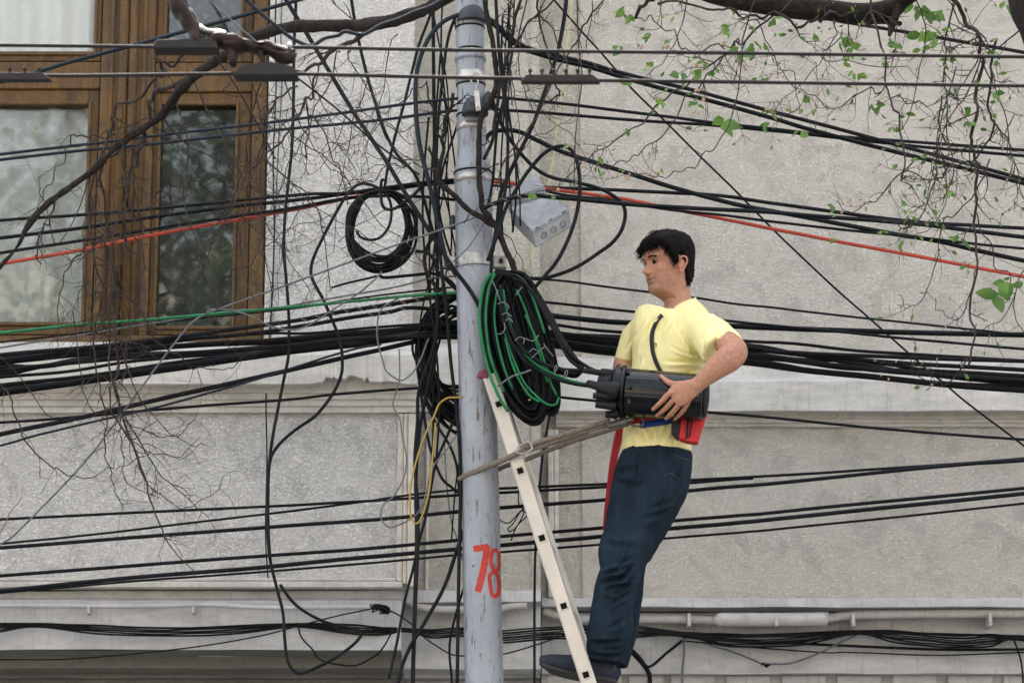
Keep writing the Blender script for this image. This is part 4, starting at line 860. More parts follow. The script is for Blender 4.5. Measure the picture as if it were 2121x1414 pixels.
def grow(mb, base, t, Lpx, w, depth, bias, seeds):
    L = Lpx/528; a = TR.choice((-1, 1))*TR.uniform(.45, 1.3)
    c, s_ = math.cos(a), math.sin(a); d = np.array((t[0]*c-t[2]*s_, TR.uniform(-.5, .5), t[0]*s_+t[2]*c)); d /= np.linalg.norm(d)
    curl = TR.uniform(-1.3, 1.3); n = 7; pts = [base]; cur = d.copy()
    for k in range(n):
        a = curl/n+TR.uniform(-.22, .22); c, s_ = math.cos(a), math.sin(a); cur = np.array((cur[0]*c-cur[2]*s_, cur[1], cur[0]*s_+cur[2]*c))
        if bias is not None: cur = cur+np.array(bias)*.10
        cur /= np.linalg.norm(cur); pts.append(pts[-1]+cur*L/n)
    r0 = M(w/2, 500, 10.3); mb.tube(pts, np.linspace(r0, r0*.45, n+1), 4)
    if seeds is not None: seeds.append((pts[-1], cur)); seeds.append((pts[n//2], cur))
    if depth > 0:
        for _ in range(TR.choice((1, 2, 2, 3))):
            k = TR.randrange(2, n); grow(mb, pts[k], cur, Lpx*TR.uniform(.3, .6), w*.7, depth-1, bias, seeds)
YB = 10.5
bt = thing('bare_tree', 'bare leafless tree whose dark drooping twigs hang in front of the window', 'tree', (-4.6, 9.9, 0))
b = MB()
b.limb([(1180, -330, 9.6, 22.1, 0.060), (1050, -150, 9.5, 20.4, 0.051), (960, -40, 9.4, 17.8, 0.038), (905, 4, 9.4, 14.4, 0.031), (880, 20, 9.4, 12.8, 0.027), (840, 34, 9.4, 12.8, 0.025), (783, 50, 9.4, 13.6, 0.025), (735, 54, 9.5, 12.8, 0.025), (698, 54, 9.5, 11.9, 0.024), (613, 55, 9.6, 11.9, 0.024), (560, 66, 9.7, 11.0, 0.022), (523, 78, 9.8, 10.2, 0.020), (490, 100, 9.9, 9.3, 0.019), (453, 122, 10, 10.2, 0.019), (419, 146, 10.1, 11.0, 0.020), (382, 176, 10.2, 11.0, 0.020), (354, 212, 10.3, 9.3, 0.019), (335, 238, 10.35, 8.5, 0.017), (310, 258, 10.4, 7.6, 0.015), (283, 274, 10.4, 8.5, 0.017), (240, 306, 10.4, 6.8, 0.014), (198, 348, 10.4, 6.0, 0.012), (158, 379, 10.4, 5.5, 0.011), (122, 404, 10.4, 6.0, 0.012), (85, 435, 10.4, 6.0, 0.012), (57, 469, 10.4, 5.1, 0.010), (37, 508, 10.4, 4.7, 0.009), (0, 554, 10.4, 4.2, 0.009), (-80, 640, 10.4, 3.4, 0.007)], 14)
lb = b.build('limb', BARK, bt)
for v in lb.data.vertices: v.co += v.normal*(.007*noise.noise(v.co*14)+.004*noise.noise(v.co*45))
b = MB(); pts = [P(1180, -330, 9.6), np.array((-.5, 9.6, 8.2)), np.array((-2.6, 9.7, 8.3)), np.array((-4.3, 9.9, 6.8)), np.array((-4.6, 9.9, 4)), np.array((-4.6, 9.9, 0))]
b.tube(smooth(pts, 6), np.linspace(.07, .19, 31), 14).build('trunk', BARK, bt)
b = MB(); D = (0, 0, -.5)
main = [('850,30 783,56 740,76 698,98 658,128 624,148 600,158', 14, 6, 9.6, 5), ('450,108 410,101 354,124 337,139 325,161 283,195 240,232 232,269 218,308 192,359', 9, 5, 10.4, 10),
 ('420,150 348,181 311,198 311,243 300,283 286,320 272,354 266,400 260,435 257,503 246,562 238,605 238,661 240,706 243,805 249,847 272,912 294,969 311,1034 337,1100 342,1112 368,1150 410,1189', 12, 2, YB, 30),
 ('250,300 209,350 218,421 218,506 238,576 232,622 226,706 235,799 255,853 300,932 334,983 376,1022 430,1068', 8, 2, YB, 22),
 ('230,310 195,375 184,443 198,548 215,605 201,661 195,706 201,785 218,847 218,926 226,972 240,1020 257,1051', 7, 2, 10.55, 20),
 ('178,500 147,554 127,599 119,667 117,720', 4, 2, YB, 3), ('150,640 158,700 170,782 178,822 195,852', 3.4, 1.8, YB, 4), ('-20,735 0,742 28,765 65,813 96,856 122,867 160,868', 3.4, 2, YB, 2),
 ('-20,780 0,796 23,824 37,875 59,921 93,955 122,974 153,986 198,987 226,969 240,955', 4.4, 2, YB, 4), ('266,640 272,706 290,722 325,740', 3, 2, YB, 3), ('246,600 290,640 320,700 368,737 407,761 464,765 495,754', 4, 2, YB, 6),
 ('225,800 235,858 272,915 300,994 339,1028 376,1051 419,1037 461,1003', 4, 1.6, YB, 9), ('240,830 255,870 297,895 339,902 379,890 405,861', 3.4, 1.6, YB, 5), ('250,700 260,751 291,824 325,870 356,898 402,921 430,922', 3.6, 1.6, YB, 6),
 ('240,860 269,915 300,932 339,943 382,938 416,912', 3, 1.6, YB, 5), ('250,900 255,935 256,972 263,1000 306,1022 330,1028', 3, 1.5, YB, 4), ('250,320 260,400 240,480 232,560 250,640 262,720 250,800', 5, 2.5, 10.45, 14),
 ('300,290 330,330 350,380 355,430 372,470 400,520 412,545', 4, 2, 10.45, 7), ('412,545 440,500 447,460 470,440', 4, 2, 10.45, 3), ('412,545 432,590 446,610', 4, 2, 10.45, 3), ('120,410 105,450 90,470 80,500 75,530 88,552', 5, 3, 10.4, 3),
 ('200,350 120,500 95,420 80,395 90,360 115,330', 3, 1.5, 10.45, 1), ('240,280 200,275 170,282 145,290 135,320 110,370 85,410 78,440', 4, 2, 10.45, 4), ('658,153 641,198 622,229 599,272 571,300 528,339 500,390 480,430 440,470', 6, 3, 10.2, 14),
 ('613,164 579,209 554,255 540,300 520,360 505,440 498,520 510,590 540,640', 5.5, 2.5, 10.3, 14), ('633,221 639,240 636,311 632,330', 5, 3, 10.2, 3), ('639,240 670,269 687,320 712,376 718,407 722,430', 4, 2.4, 10.2, 6),
 ('740,78 726,105 723,122 746,161 772,198 786,249 825,314 896,354', 3.6, 2, 10.2, 8), ('545,328 588,365 633,400 658,435 670,486 680,560 684,600', 4, 2.4, 10.3, 8), ('885,167 854,192 820,218 777,232 726,226 700,290', 3, 2, 10.5, 5),
 ('545,170 520,240 512,300 505,350 470,430 450,520', 5, 3, 10.35, 12), ('480,170 470,200 540,195 548,165', 3, 2, 10.4, 3), ('340,250 400,300 470,340 520,420 560,480 600,540 640,600', 4, 1.8, 10.35, 14),
 ('320,400 380,380 440,400 520,470 600,520', 3, 1.6, 10.4, 9), ('225,460 300,500 360,540 410,620 460,700 500,740', 3, 1.6, 10.45, 8), ('480,560 520,540 560,500 620,470 700,440', 3, 1.6, 10.35, 9),
 ('640,160 665,210 690,260 700,300 740,360', 3, 2, 10.3, 8), ('905,355 850,345 800,352 760,370 700,395', 3.4, 2, 10.6, 8), ('880,330 820,330 760,325 740,312', 2.6, 1.6, 10.6, 5), ('900,255 820,265 760,275 700,300 680,330', 2.6, 1.6, 10.6, 5),
 ('560,240 620,290 680,330 740,400 800,470 860,520 905,600', 3.4, 1.8, 10.5, 10), ('700,500 760,460 840,430 905,400', 2.4, 1.6, 10.6, 4), ('600,380 650,430 740,480 820,530 880,560', 2.6, 1.6, 10.5, 5)]
main += [('700,96 690,150 655,230 620,300 590,380 560,440', 4, 2, 10.3, 10), ('760,160 730,250 715,330 700,420 690,520', 3, 1.6, 10.4, 8), ('820,60 800,140 790,220 760,300 765,360', 3, 1.8, 10.2, 7), ('560,100 590,170 620,250 660,320 700,360 760,380', 3.6, 1.8, 10.3, 10),
 ('400,160 430,230 470,300 500,360 540,400 590,430', 4, 2, 10.3, 12), ('500,110 530,200 545,300 540,400 545,500 560,600', 4, 2, 10.35, 12), ('360,200 390,300 380,400 400,480 440,560 450,640', 4, 2, 10.4, 12), ('300,270 270,340 285,420 300,520 290,600 300,680', 5, 2.4, 10.45, 14), ('640,400 600,470 580,540 575,620', 2.6, 1.6, 10.4, 6), ('860,300 800,260 740,230 690,240 650,250', 2.6, 1.6, 10.5, 6), ('220,300 200,400 175,470 170,560 165,640', 4, 2, 10.45, 8)]
for s, w0, w1, Y, sd_ in main: twigs(b, s, w0, w1, float(Y), int(sd_*1.35), (22, 95), bias=D)
b.build('twigs', TWIG, bt)
# climbing vine on the pole
vn = thing('climbing_vine', 'old leafless vine climbing up the utility pole among the cables', 'vine', P(1090, 605, 10.85)); b = MB()
for s, w0, w1, sd_ in [('1080,604 1060,544 1043,508 1029,469 1003,437 995,400 992,339 992,283 998,240 1018,209 1029,175 1026,141 1020,79 1006,17 1002,-60', 15, 12, 4), ('1040,500 1029,469 1003,455 967,432 941,404 916,384 907,376', 15, 12, 2),
   ('1003,332 1018,297 1026,240 1037,170 1052,113 1066,42 1080,0 1086,-60', 9, 7, 8), ('1035,260 1049,184 1060,113 1077,79 1100,40 1130,20 1160,-20', 6, 4, 6), ('920,390 907,376 910,339 919,311 916,289 922,272 922,246 936,221 938,195', 10, 8, 8),
   ('918,285 907,280 902,263 907,246 902,232 890,209 885,170', 7, 4, 5)]: twigs(b, s, w0, w1, 10.87, sd_, (15, 60), Yv=.02)
b.build('stem', BARK, vn); b = MB()
for s, w0, w1, sd_ in [('1113,-40 1113,0 1116,31 1124,71 1133,105 1141,136 1150,170 1158,192 1152,204 1141,206', 6, 4, 4), ('1116,34 1141,54 1156,91 1170,113 1178,160', 4, 2.5, 4), ('1195,-40 1195,0 1198,85 1205,156 1198,226 1192,283 1190,368 1188,400', 4, 2.4, 7),
   ('1270,-40 1249,0 1221,37 1198,76 1164,133 1141,175 1119,226 1099,263 1042,339 1030,400', 5, 3, 8), ('1091,-20 1091,0 1076,71 1057,136 1060,220', 4.5, 3, 6), ('1150,-30 1133,0 1113,31 1085,57 1074,113 1079,170 1093,209 1110,230', 3.6, 2, 6),
   ('1050,0 1062,15 1055,30 1068,42 1062,60', 4, 2.4, 3), ('1228,0 1225,40 1215,90 1220,110', 3, 2, 3), ('1060,140 1066,200 1075,260 1070,330 1078,360', 3, 1.6, 5), ('1042,340 1090,300 1140,270 1190,240', 2.6, 1.6, 4), ('1206,339 1170,370 1150,390 1110,400', 2.6, 1.8, 3),
   ('1100,204 1120,230 1180,280 1210,320 1240,380', 2.2, 1.4, 2), ('1032,470 1060,500 1080,540 1085,560', 3, 1.6, 3), ('960,460 990,430 1020,400 1050,330', 2.6, 1.6, 3), ('886,560 930,548 980,500 1020,430', 2.6, 1.6, 4)]: twigs(b, s, w0, w1, 10.8, sd_, (18, 70), Yv=.06, bias=(0, 0, -.3))
b.build('twigs', TWIG, vn)
# leafy tree upper right
LEAF = bpy.data.materials.new('young_leaf'); LEAF.use_nodes = True; t = NT(LEAF)
lc = t.mix(t.ramp(t.noise(t.geo(), 9, 2, .5), [(.35, 0), (.65, 1)]), (.045, .13, .022), (.16, .29, .050)); t.color(lc); t.bsdf.inputs['Roughness'].default_value = .5
tl = t.new('ShaderNodeBsdfTranslucent'); t.l(lc, tl.inputs[0]); mx = t.new('ShaderNodeMixShader'); mx.inputs[0].default_value = .38; t.l(t.bsdf.outputs[0], mx.inputs[1]); t.l(tl.outputs[0], mx.inputs[2]); t.l(mx.outputs[0], t.n['Material Output'].inputs['Surface'])
SEED = mat('papery_seed', (.34, .23, .16), .9, var=.3, vs=60)
def leaf(mb, base, d, L, kind=0):
    d = d/np.linalg.norm(d); s_ = np.cross(d, np.array((TR.uniform(-1, 1), TR.uniform(.15, 1), TR.uniform(-1, 1)))); s_ /= np.linalg.norm(s_); n_ = np.cross(s_, d)
    out = [(0, 0), (.12, .16), (.22, .36), (.40, .42), (.50, .34), (.62, .30), (.80, .17), (1, 0)] if kind == 0 else [(0, 0), (.1, .10), (.28, .24), (.5, .27), (.72, .20), (.88, .09), (1, 0)]
    v = []; m = len(out); cup = TR.uniform(.05, .25); bend = TR.uniform(-.25, .45)
    for (u, w) in out:
        j = TR.uniform(.85, 1.15)
        mid = base+d*u*L-n_*bend*u*u*L*.6; v += [mid-s_*w*L*j+n_*cup*w*L, mid, mid+s_*w*L*j+n_*cup*w*L]
    f = []
    for i in range(m-1): f += [(3*i, 3*i+1, 3*i+4, 3*i+3), (3*i+1, 3*i+2, 3*i+5, 3*i+4)]
    mb.add(v, f)
lt = thing('leafy_tree', 'street tree at right with a broken log, hanging twigs and young green leaves', 'tree', (2.75, 9.0, 0))
YT = 9.5
b = MB(); tp = [np.array((2.75, 9.0, 0)), np.array((2.7, 9.0, 1.8)), np.array((2.52, 9.0, 3.2)), P(2420, 560, 9.0), P(2330, 230, 9.0), P(2212, 40, 9.0), P(2165, -60, 9.0), P(2060, -420, 9.0)]
q = smooth(tp, 7); r = np.linspace(.24, .13, len(q)); r *= 1+.05*np.array([noise.noise(Vector((i*.5, 2, 0))) for i in range(len(q))]); b.tube(q, r, 22)
b.build('trunk', BARK, lt)
b = MB(); b.limb([(1400, -40, YT, 10, .02), (1460, -14, YT, 16, .032), (1530, -1, YT, 21, .04), (1578, 4, YT, 24, .05), (1662, 18, YT, 22, .05), (1720, 22, YT, 20, .045), (1776, 25, YT, 17, .04), (1820, 22, YT, 17, .04), (1856, 14, YT, 19, .042), (1866, 6, YT, 14, .03)], 16, 2.3)
b.limb([(1872, -6, YT-.02, 11, .025), (1861, 14, YT-.02, 11, .025), (1852, 40, YT-.02, 9, .02), (1846, 60, YT-.02, 7, .014), (1842, 75, YT-.02, 3, .008)], 10)
b.limb([(1700, 30, YT+.03, 8, .02), (1760, 42, YT+.03, 9, .02), (1830, 44, YT+.03, 7, .012), (1868, 50, YT+.03, 4, .01)], 10)
b.limb([(2080, -120, 9.1, 26, .05), (1980, -70, 9.2, 22, .045), (1900, -20, 9.4, 17, .04), (1860, 10, YT, 15, .03)], 12)
b.build('broken_log', BARK, lt)
b = MB(); S = []
for s, w0, w1, Y, sd_ in [('1460,-20 1400,-14 1362,4 1340,14 1316,23', 12, 9, 9.5, 2), ('1362,11 1453,14 1510,20 1566,28 1610,38 1651,55 1680,46 1708,39 1760,28', 6, 7, 9.45, 8),
   ('1650,0 1600,37 1538,85 1509,107 1464,136 1424,170 1368,212 1311,263 1249,306 1206,339 1190,352', 6, 2.6, 9.7, 16), ('1530,90 1509,100 1464,164 1424,198 1396,249 1354,294 1317,325 1283,345 1240,340', 4.4, 2.2, 9.8, 11),
   ('1590,-30 1566,0 1545,60 1538,113 1529,184 1509,260 1475,311 1441,339 1396,362 1354,369 1300,362', 4, 2.2, 9.3, 9), ('1500,105 1430,99 1396,76 1354,42 1330,38 1300,35', 3.6, 2.4, 9.6, 6), ('1424,-20 1424,0 1405,74 1382,119 1339,158', 4, 2, 8.8, 7),
   ('1800,-40 1807,0 1818,71 1832,147 1846,207 1860,255 1872,339 1876,365', 6, 4, 9.2, 8), ('1950,-50 1974,0 2002,42 2027,96 2039,127 2025,181 2016,255 2016,297 2022,339 2022,407 2022,491 2016,590 2013,675 2008,750 2002,745 1974,782 1945,792 1903,774 1884,745', 11, 2, 9.6, 24),
   ('2060,90 2053,136 2050,212 2056,255 2053,289 2016,325 1962,356 1940,370 1870,352', 7, 3, 9.6, 14), ('1900,330 1875,350 1821,404 1767,441 1733,419', 4, 2, 9.9, 8), ('1950,200 1945,280 1940,350 1925,407 1903,455 1866,470 1840,452', 4.4, 2.2, 9.7, 18),
   ('2050,330 2039,364 2013,407 1979,443 1954,457 1945,506 1934,562 1911,619 1886,633 1860,613', 4, 1.8, 9.8, 9), ('2030,130 2060,200 2100,300 2121,420', 4, 2, 9.8, 10), ('2022,420 2025,457 2058,531 2087,571 2097,613 2073,661 2030,681 2016,675', 3.6, 1.6, 9.7, 5),
   ('2020,560 2013,596 1996,647 1976,664 1945,641 1937,622', 3, 1.6, 9.8, 4), ('2013,690 1995,680 1976,664', 2.6, 1.6, 9.8, 1), ('1980,0 1960,80 1955,160 1960,240 1975,340 1950,430', 5, 2.4, 9.5, 22), ('2040,100 2000,200 1960,260 1930,360 1915,430', 4, 2, 9.6, 14),
   ('1700,-20 1735,60 1700,120 1660,170 1600,240', 3.4, 1.8, 9.5, 12), ('1740,80 1700,120 1760,130 1880,140', 3, 2, 9.5, 9), ('1830,180 1790,195 1730,227 1680,190 1640,175 1590,120', 3.6, 1.8, 9.6, 12), ('1846,207 1900,215 1960,210 2020,190 2090,160', 3.4, 2, 9.6, 14),
   ('1900,-20 1920,60 1905,140 1880,250 1862,270', 3.6, 2, 9.4, 10), ('2100,240 2085,280 2095,350 2110,400', 3, 1.8, 9.6, 8), ('1560,40 1600,110 1640,160 1655,230 1600,230', 3, 1.6, 9.6, 8), ('1870,-30 1860,40 1852,110 1850,150', 3, 2, 9.5, 4), ('2121,60 2060,90 2000,50 1950,-10', 4, 3, 9.6, 10),
   ('2150,520 2110,580 2100,640 2121,690', 3, 2, 9.7, 5), ('1980,140 1940,300 1965,390 1930,470 1880,490', 3.4, 1.6, 9.7, 14)]: twigs(b, s, w0, w1, float(Y), sd_, (20, 85), seeds=S, bias=(0, 0, -.1))
b.build('twigs', TWIG, lt)
b = MB()
cl = '1290,22,3,30 1340,75,1,20 1285,97,2,24 1300,30,2,26 1340,140,1,22 1305,172,2,24 1410,155,2,26 1398,32,2,20 1345,75,2,24 1500,62,3,20 1520,95,3,24 1555,92,3,26 1450,150,3,24 1478,150,2,20 1495,250,2,46 1300,270,2,18 1375,212,2,20 1240,325,2,18 1252,358,1,16 1290,352,2,14 1370,352,1,16 1428,212,1,16 1430,120,2,18 1585,260,2,20 1655,270,2,28 1740,88,3,34 1765,100,2,30 1850,90,3,24 1908,68,2,36 1940,75,3,34 1905,100,2,24 1680,198,2,24 1735,200,2,14 1780,155,3,20 1765,150,2,18 1810,215,3,26 1822,225,2,22 1830,122,2,24 1745,128,2,22 1965,125,2,20 2055,105,2,18 2060,190,3,22 2010,228,2,22 2010,248,2,20 2070,130,2,20 2035,170,2,20 1850,265,2,22 1880,238,1,24 1720,420,2,20 1725,492,2,16 1830,400,1,26 1828,480,2,18 1965,398,3,22 1880,440,3,18 1865,420,2,18 1895,380,2,16 1890,450,2,14 1990,495,2,40 2068,612,2,56 2082,588,1,40 2115,585,1,30 1100,402,2,24 1140,400,1,18 1690,75,1,20 1610,70,2,18 1600,40,2,22 1640,60,1,18 1560,60,3,20 1540,5,2,34 1575,2,2,30 1930,20,3,36 1905,15,2,28 1890,5,2,30 1520,10,2,20 2085,10,2,30 1968,60,2,18 2050,85,1,20 1445,215,2,18 1560,105,3,28 1530,110,2,28 1460,130,2,20 1505,55,2,18'
for it in cl.split():
    x, y, n, L = (float(k) for k in it.split(','))
    for k in range(int(n)+1):
        Y = 9.55+TR.uniform(-.15, .15); bb = P(x+TR.uniform(-5, 5), y+TR.uniform(-5, 5), Y)
        d = np.array((TR.uniform(-1, 1), TR.uniform(-.5, .3), TR.uniform(-1.2, .15))); leaf(b, bb, d, M(L*TR.uniform(.6, 1.0), y, Y), 0 if L > 19 and TR.random() < .5 else 1)
for p_, d_ in TR.sample(S, min(420, len(S))):
    if TR.random() < .8: leaf(b, p_, d_+np.array((0, 0, -.3)), TR.uniform(.012, .028), 1)
b.build('leaves', LEAF, lt)
b = MB()
for p_, d_ in TR.sample(S, min(130, len(S))): b.ball(p_, (TR.uniform(.002, .0055), .003, TR.uniform(.003, .008)), 7)
for x, y in pp('1380,98 1325,100 1215,315 1210,345 1275,365 1300,365 1350,362 1155,388 1440,140 1460,140 1530,130 1545,140 1445,185 1455,205 1650,55 1700,62 1590,230 1600,235 1760,420 1785,415 1788,430 2000,350 1860,180 1500,92 1440,230'):
    for k in range(3): b.ball(P(x+TR.uniform(-6, 6), y+TR.uniform(-5, 5), 9.6), (TR.uniform(.003, .007), .003, TR.uniform(.004, .008)), 7)
b.build('seeds', SEED, lt)['kind'] = 'stuff'
tw = MB().tube(path3('-80,1180 0,1100 20,1062 42,1035 47,1005', 9.9)[2], np.linspace(.003, .001, 21), 5); tag(tw.build('twig', mat('twig_orange', (.20, .11, .06), .8)), 'single reddish twig poking in from the lower left edge', 'twig')
# across the street, seen only in the panes
ot = thing('opposite_tree', 'dark green street tree across the road, mirrored in the window panes', 'tree', (-3, -9, 0)); b = MB()
b.tube([(-3, -9, 0), (-3, -9, 5), (-2.8, -9, 9)], [.3, .22, .12], 10).build('trunk', BARK, ot); b = MB()
for k in range(9000):
    a = TR.uniform(0, 6.28); u = TR.random()**.4; ph = math.acos(TR.uniform(-1, 1)); c = np.array((-3+4.4*u*math.sin(ph)*math.cos(a), -9+2.5*u*math.sin(ph)*math.sin(a), 9.5+4.3*u*math.cos(ph)))
    s_ = TR.uniform(.06, .15); d1 = np.array([TR.uniform(-1, 1) for _ in range(3)]); d2 = np.array([TR.uniform(-1, 1) for _ in range(3)]); b.add([c-d1*s_, c-d2*s_, c+d1*s_, c+d2*s_], [(0, 1, 2, 3)])
b.build('crown', mat('crown_green', (.022, .042, .016), .9, var=.5, vs=3, spec=.1), ot, sm=False)
oh = MB().box((-30, -22, -.2), (30, -15, 12.5)).build('added_opposite_house', mat('added_house_wall', (.42, .38, .31), .9, var=.15, vs=.8), sm=False); oh['kind'] = 'structure'  # added out of view; raised and brought nearer to block the low sky
# ---------------------------------------------------------------- the man
from mathutils.bvhtree import BVHTree
from mathutils import kdtree
def bvh(mb): return BVHTree.FromPolygons([tuple(a) for a in np.vstack(mb.v)], mb.f)
CAMP = Vector((0, 0, CAMZ))
def hit(tree, x, y, off=.003):
    d = (Vector(P(x, y, 11))-CAMP).normalized(); h = tree.ray_cast(CAMP, d)
    return None if h[0] is None else np.array(h[0]-d*off)
HS = 1.06; HC, HB = math.cos(math.radians(5)), math.sin(math.radians(5)); AL = math.radians(30); HO = P(1386, 611, 10.95)
def hw(p):                                        # head space (forward, left, up) to world
    p = np.asarray(p, float)*HS; x, y, z = p[..., 0], p[..., 1], p[..., 2]
    x, z = x*HC+(z-.05)*HB, .05+(z-.05)*HC-x*HB
    return HO+np.stack([-x*math.cos(AL)+y*math.sin(AL), -x*math.sin(AL)-y*math.cos(AL), z], -1)
PR = np.array([(-.040, -.004, -.058, .040), (-.022, .004, -.058, .043), (-.008, .030, -.060, .046), (.002, .058, -.061, .047), (.010, .078, -.062, .049), (.020, .0845, -.063, .0525), (.030, .0835, -.065, .056), (.038, .082, -.067, .059), (.046, .0835, -.070, .061), (.0515, .084, -.072, .062), (.058, .085, -.076, .0635), (.064, .0855, -.079, .065), (.072, .0845, -.083, .0665), (.085, .085, -.087, .0695), (.10, .083, -.090, .071), (.112, .081, -.092, .072), (.122, .083, -.0935, .073), (.132, .0895, -.0945, .0745), (.142, .091, -.095, .0755), (.156, .0905, -.095, .0765), (.17, .088, -.093, .077), (.185, .080, -.088, .0745), (.198, .069, -.079, .068), (.209, .053, -.065, .056), (.217, .034, -.045, .039), (.2225, .012, -.018, .018)])
def head_pt(ph, z, hair=0.0):
    xf, xb, w = (np.interp(z, PR[:, 0], PR[:, k]) for k in (1, 2, 3)); cx = -.004
    e = 2.35; c, s = math.cos(ph), math.sin(ph); A = (xf-cx) if c > 0 else (cx-xb)
    k = (abs(c)**e+abs(s)**e)**(-1/e); x, y = cx+A*c*k, w*s*k
    if c > 0 and not hair:
        g = lambda a, b, sa, sb: math.exp(-((y-a)/sa)**2-((z-b)/sb)**2)
        nz = np.interp(z, [.066, .071, .076, .081, .087, .095, .104, .114, .124, .132], [0, .007, .021, .0285, .0290, .0225, .0155, .0090, .0040, 0])
        x += .0055*g(0, .0605, .020, .0042)+.0050*g(0, .0465, .017, .0050)-.0040*g(0, .0535, .022, .0017)-.0022*g(0, .036, .02, .005)+.002*g(0, .016, .016, .012)
        sg = np.interp(z, [.066, .08, .10, .125], [.0115, .0105, .0082, .0072]); x += nz*math.exp(-(abs(y)/sg)**2.2)
        for q in (-1, 1):
            x += .0085*g(q*.0145, .0785, .0065, .0065)-.0105*g(q*.030, .1165, .0135, .0105)+.0045*g(q*.030, .1325, .016, .006)+.0035*g(q*.046, .095, .017, .013)-.003*g(q*.026, .052, .006, .010)
            x -= .003*g(q*.021, .070, .005, .010)
        y += math.copysign(1, y)*.0022*math.exp(-((z-.095)/.014)**2)*min(1, abs(y)/.04)
    return x, y, z
nph, zr = 132, np.unique(np.r_[np.linspace(-.04, .14, 105), np.linspace(.14, .2225, 36)])
hv = np.array([[head_pt(2*math.pi*j/nph, z) for j in range(nph)] for z in zr])
def gridmesh(mb, g, flip=False):
    R0, C0_ = g.shape[:2]; f = [(i*C0_+j, i*C0_+(j+1) % C0_, (i+1)*C0_+(j+1) % C0_, (i+1)*C0_+j) for i in range(R0-1) for j in range(C0_)]
    f += [tuple(range(C0_))[::-1], tuple((R0-1)*C0_+j for j in range(C0_))]; mb.add(g.reshape(-1, 3), f); return mb
body = MB(); gridmesh(body, hw(hv))
# ears
for q in (-1, 1):
    c = [(-.003, .074, .068), (-.009, .082, .074), (-.016, .089, .088), (-.022, .095, .104), (-.022, .097, .117), (-.014, .094, .1255), (-.003, .087, .124), (.002, .080, .112)]
    body.tube(hw(smooth([(a, q*b_, c_) for a, b_, c_ in c], 4)), .0042, 8)
    body.ball(hw((-.010, q*.079, .099)), (.013, .0070, .023), 14); body.ball(hw((-.002, q*.077, .074)), (.0065, .006, .009), 10); body.ball(hw((.004, q*.071, .096)), (.004, .005, .006), 10)
    body.ball(hw((.0635, q*.0305, .1225)), (.0138, .0145, .0062), 12); body.ball(hw((.0605, q*.0305, .1095)), (.0138, .0140, .0055), 12)
body.limb([(1399, 585, 10.98, 27, .050), (1402, 604, 10.975, 28, .052), (1405, 624, 10.97, 29, .056), (1406, 645, 10.97, 36, .065), (1403, 670, 10.97, 70, .075), (1398, 700, 10.97, 82, .10), (1384, 780, 10.96, 70, .11), (1365, 850, 10.96, 60, .11), (1360, 925, 10.96, 62, .11)], 28)
CB, CR = (10.745, 10.70), .0945
# near arm and hand
body.limb([(1448, 672, 10.93, 27, .05), (1470, 685, 10.84, 28, .05), (1496, 704, 10.73, 27, .048), (1516, 720, 10.65, 28, .045), (1521, 730, 10.62, 28, .043), (1511, 742, 10.605, 28, .043), (1495, 753, 10.60, 27, .042), (1475, 770, 10.595, 22, .036), (1458, 785, 10.595, 17.5, .028), (1444, 797, 10.598, 16, .023), (1434, 803, 10.600, 17, .020)], 22)
body.limb([(1446, 795, 10.60, 14, .018), (1432, 804, 10.602, 20, .018), (1416, 812, 10.607, 24, .016), (1403, 820, 10.612, 24, .014), (1394, 826, 10.617, 20, .011)], 20, 2.6)
def finger(pts, r=(6.4, 6.0, 6.3, 5.6, 5.0, 3.4)):
    q = smooth([tuple(P(*a)) for a in pts], 4); rr = np.interp(np.linspace(0, 1, len(q)), np.linspace(0, 1, len(r)), r); rr = np.array([M(k, 800, 10.6) for k in rr])
    body.tube(q, rr, 12); body.ball(q[-1], rr[-1]*1.25, 12)
finger([(1404, 812, 10.606), (1385, 816, 10.612), (1374, 828, 10.622), (1363, 838, 10.637), (1353, 847, 10.652)])
finger([(1410, 820, 10.608), (1394, 829, 10.618), (1382, 842, 10.636), (1371, 852, 10.656), (1361, 860, 10.676)])
finger([(1418, 826, 10.610), (1406, 838, 10.622), (1396, 850, 10.642), (1387, 859, 10.664), (1380, 866, 10.684)])
finger([(1428, 826, 10.612), (1420, 842, 10.628), (1412, 853, 10.650), (1404, 862, 10.672), (1398, 868, 10.686)], (5.6, 5.2, 5.4, 4.8, 4.4, 3.0))
finger([(1428, 800, 10.604), (1410, 796, 10.612), (1394, 795, 10.622), (1381, 789, 10.636), (1370, 779, 10.652)], (9, 8.2, 6.8, 6.6, 5.6, 3.8))
# far arm and hand, partly behind the cylinder
body.limb([(1330, 675, 11.09, 24, .05), (1312, 705, 11.11, 24, .048), (1298, 738, 11.10, 22, .045), (1291, 762, 11.06, 22, .042), (1293, 785, 10.99, 20, .036), (1300, 812, 10.92, 16, .030), (1304, 830, 10.88, 15, .024)], 20)
body.limb([(1303, 822, 10.89, 14, .02), (1308, 838, 10.87, 19, .016), (1314, 848, 10.855, 18, .014)], 16)
for k in range(4): finger([(1302+k*11, 845, 10.86), (1306+k*12, 851, 10.85), (1310+k*12, 854, 10.835), (1312+k*12, 856, 10.82)], (5.4, 5.2, 5, 4.6, 4, 3))
finger([(1292, 838, 10.87), (1286, 828, 10.85), (1284, 815, 10.84)], (6, 6, 5.6, 5, 4.4, 3.4))
bm_, co, no = fuse(body, .0024, 2, .5)
SKIN = bpy.data.materials.new('skin'); SKIN.use_nodes = True; t = NT(SKIN); at = t.new('ShaderNodeVertexColor'); at.layer_name = 'tone'
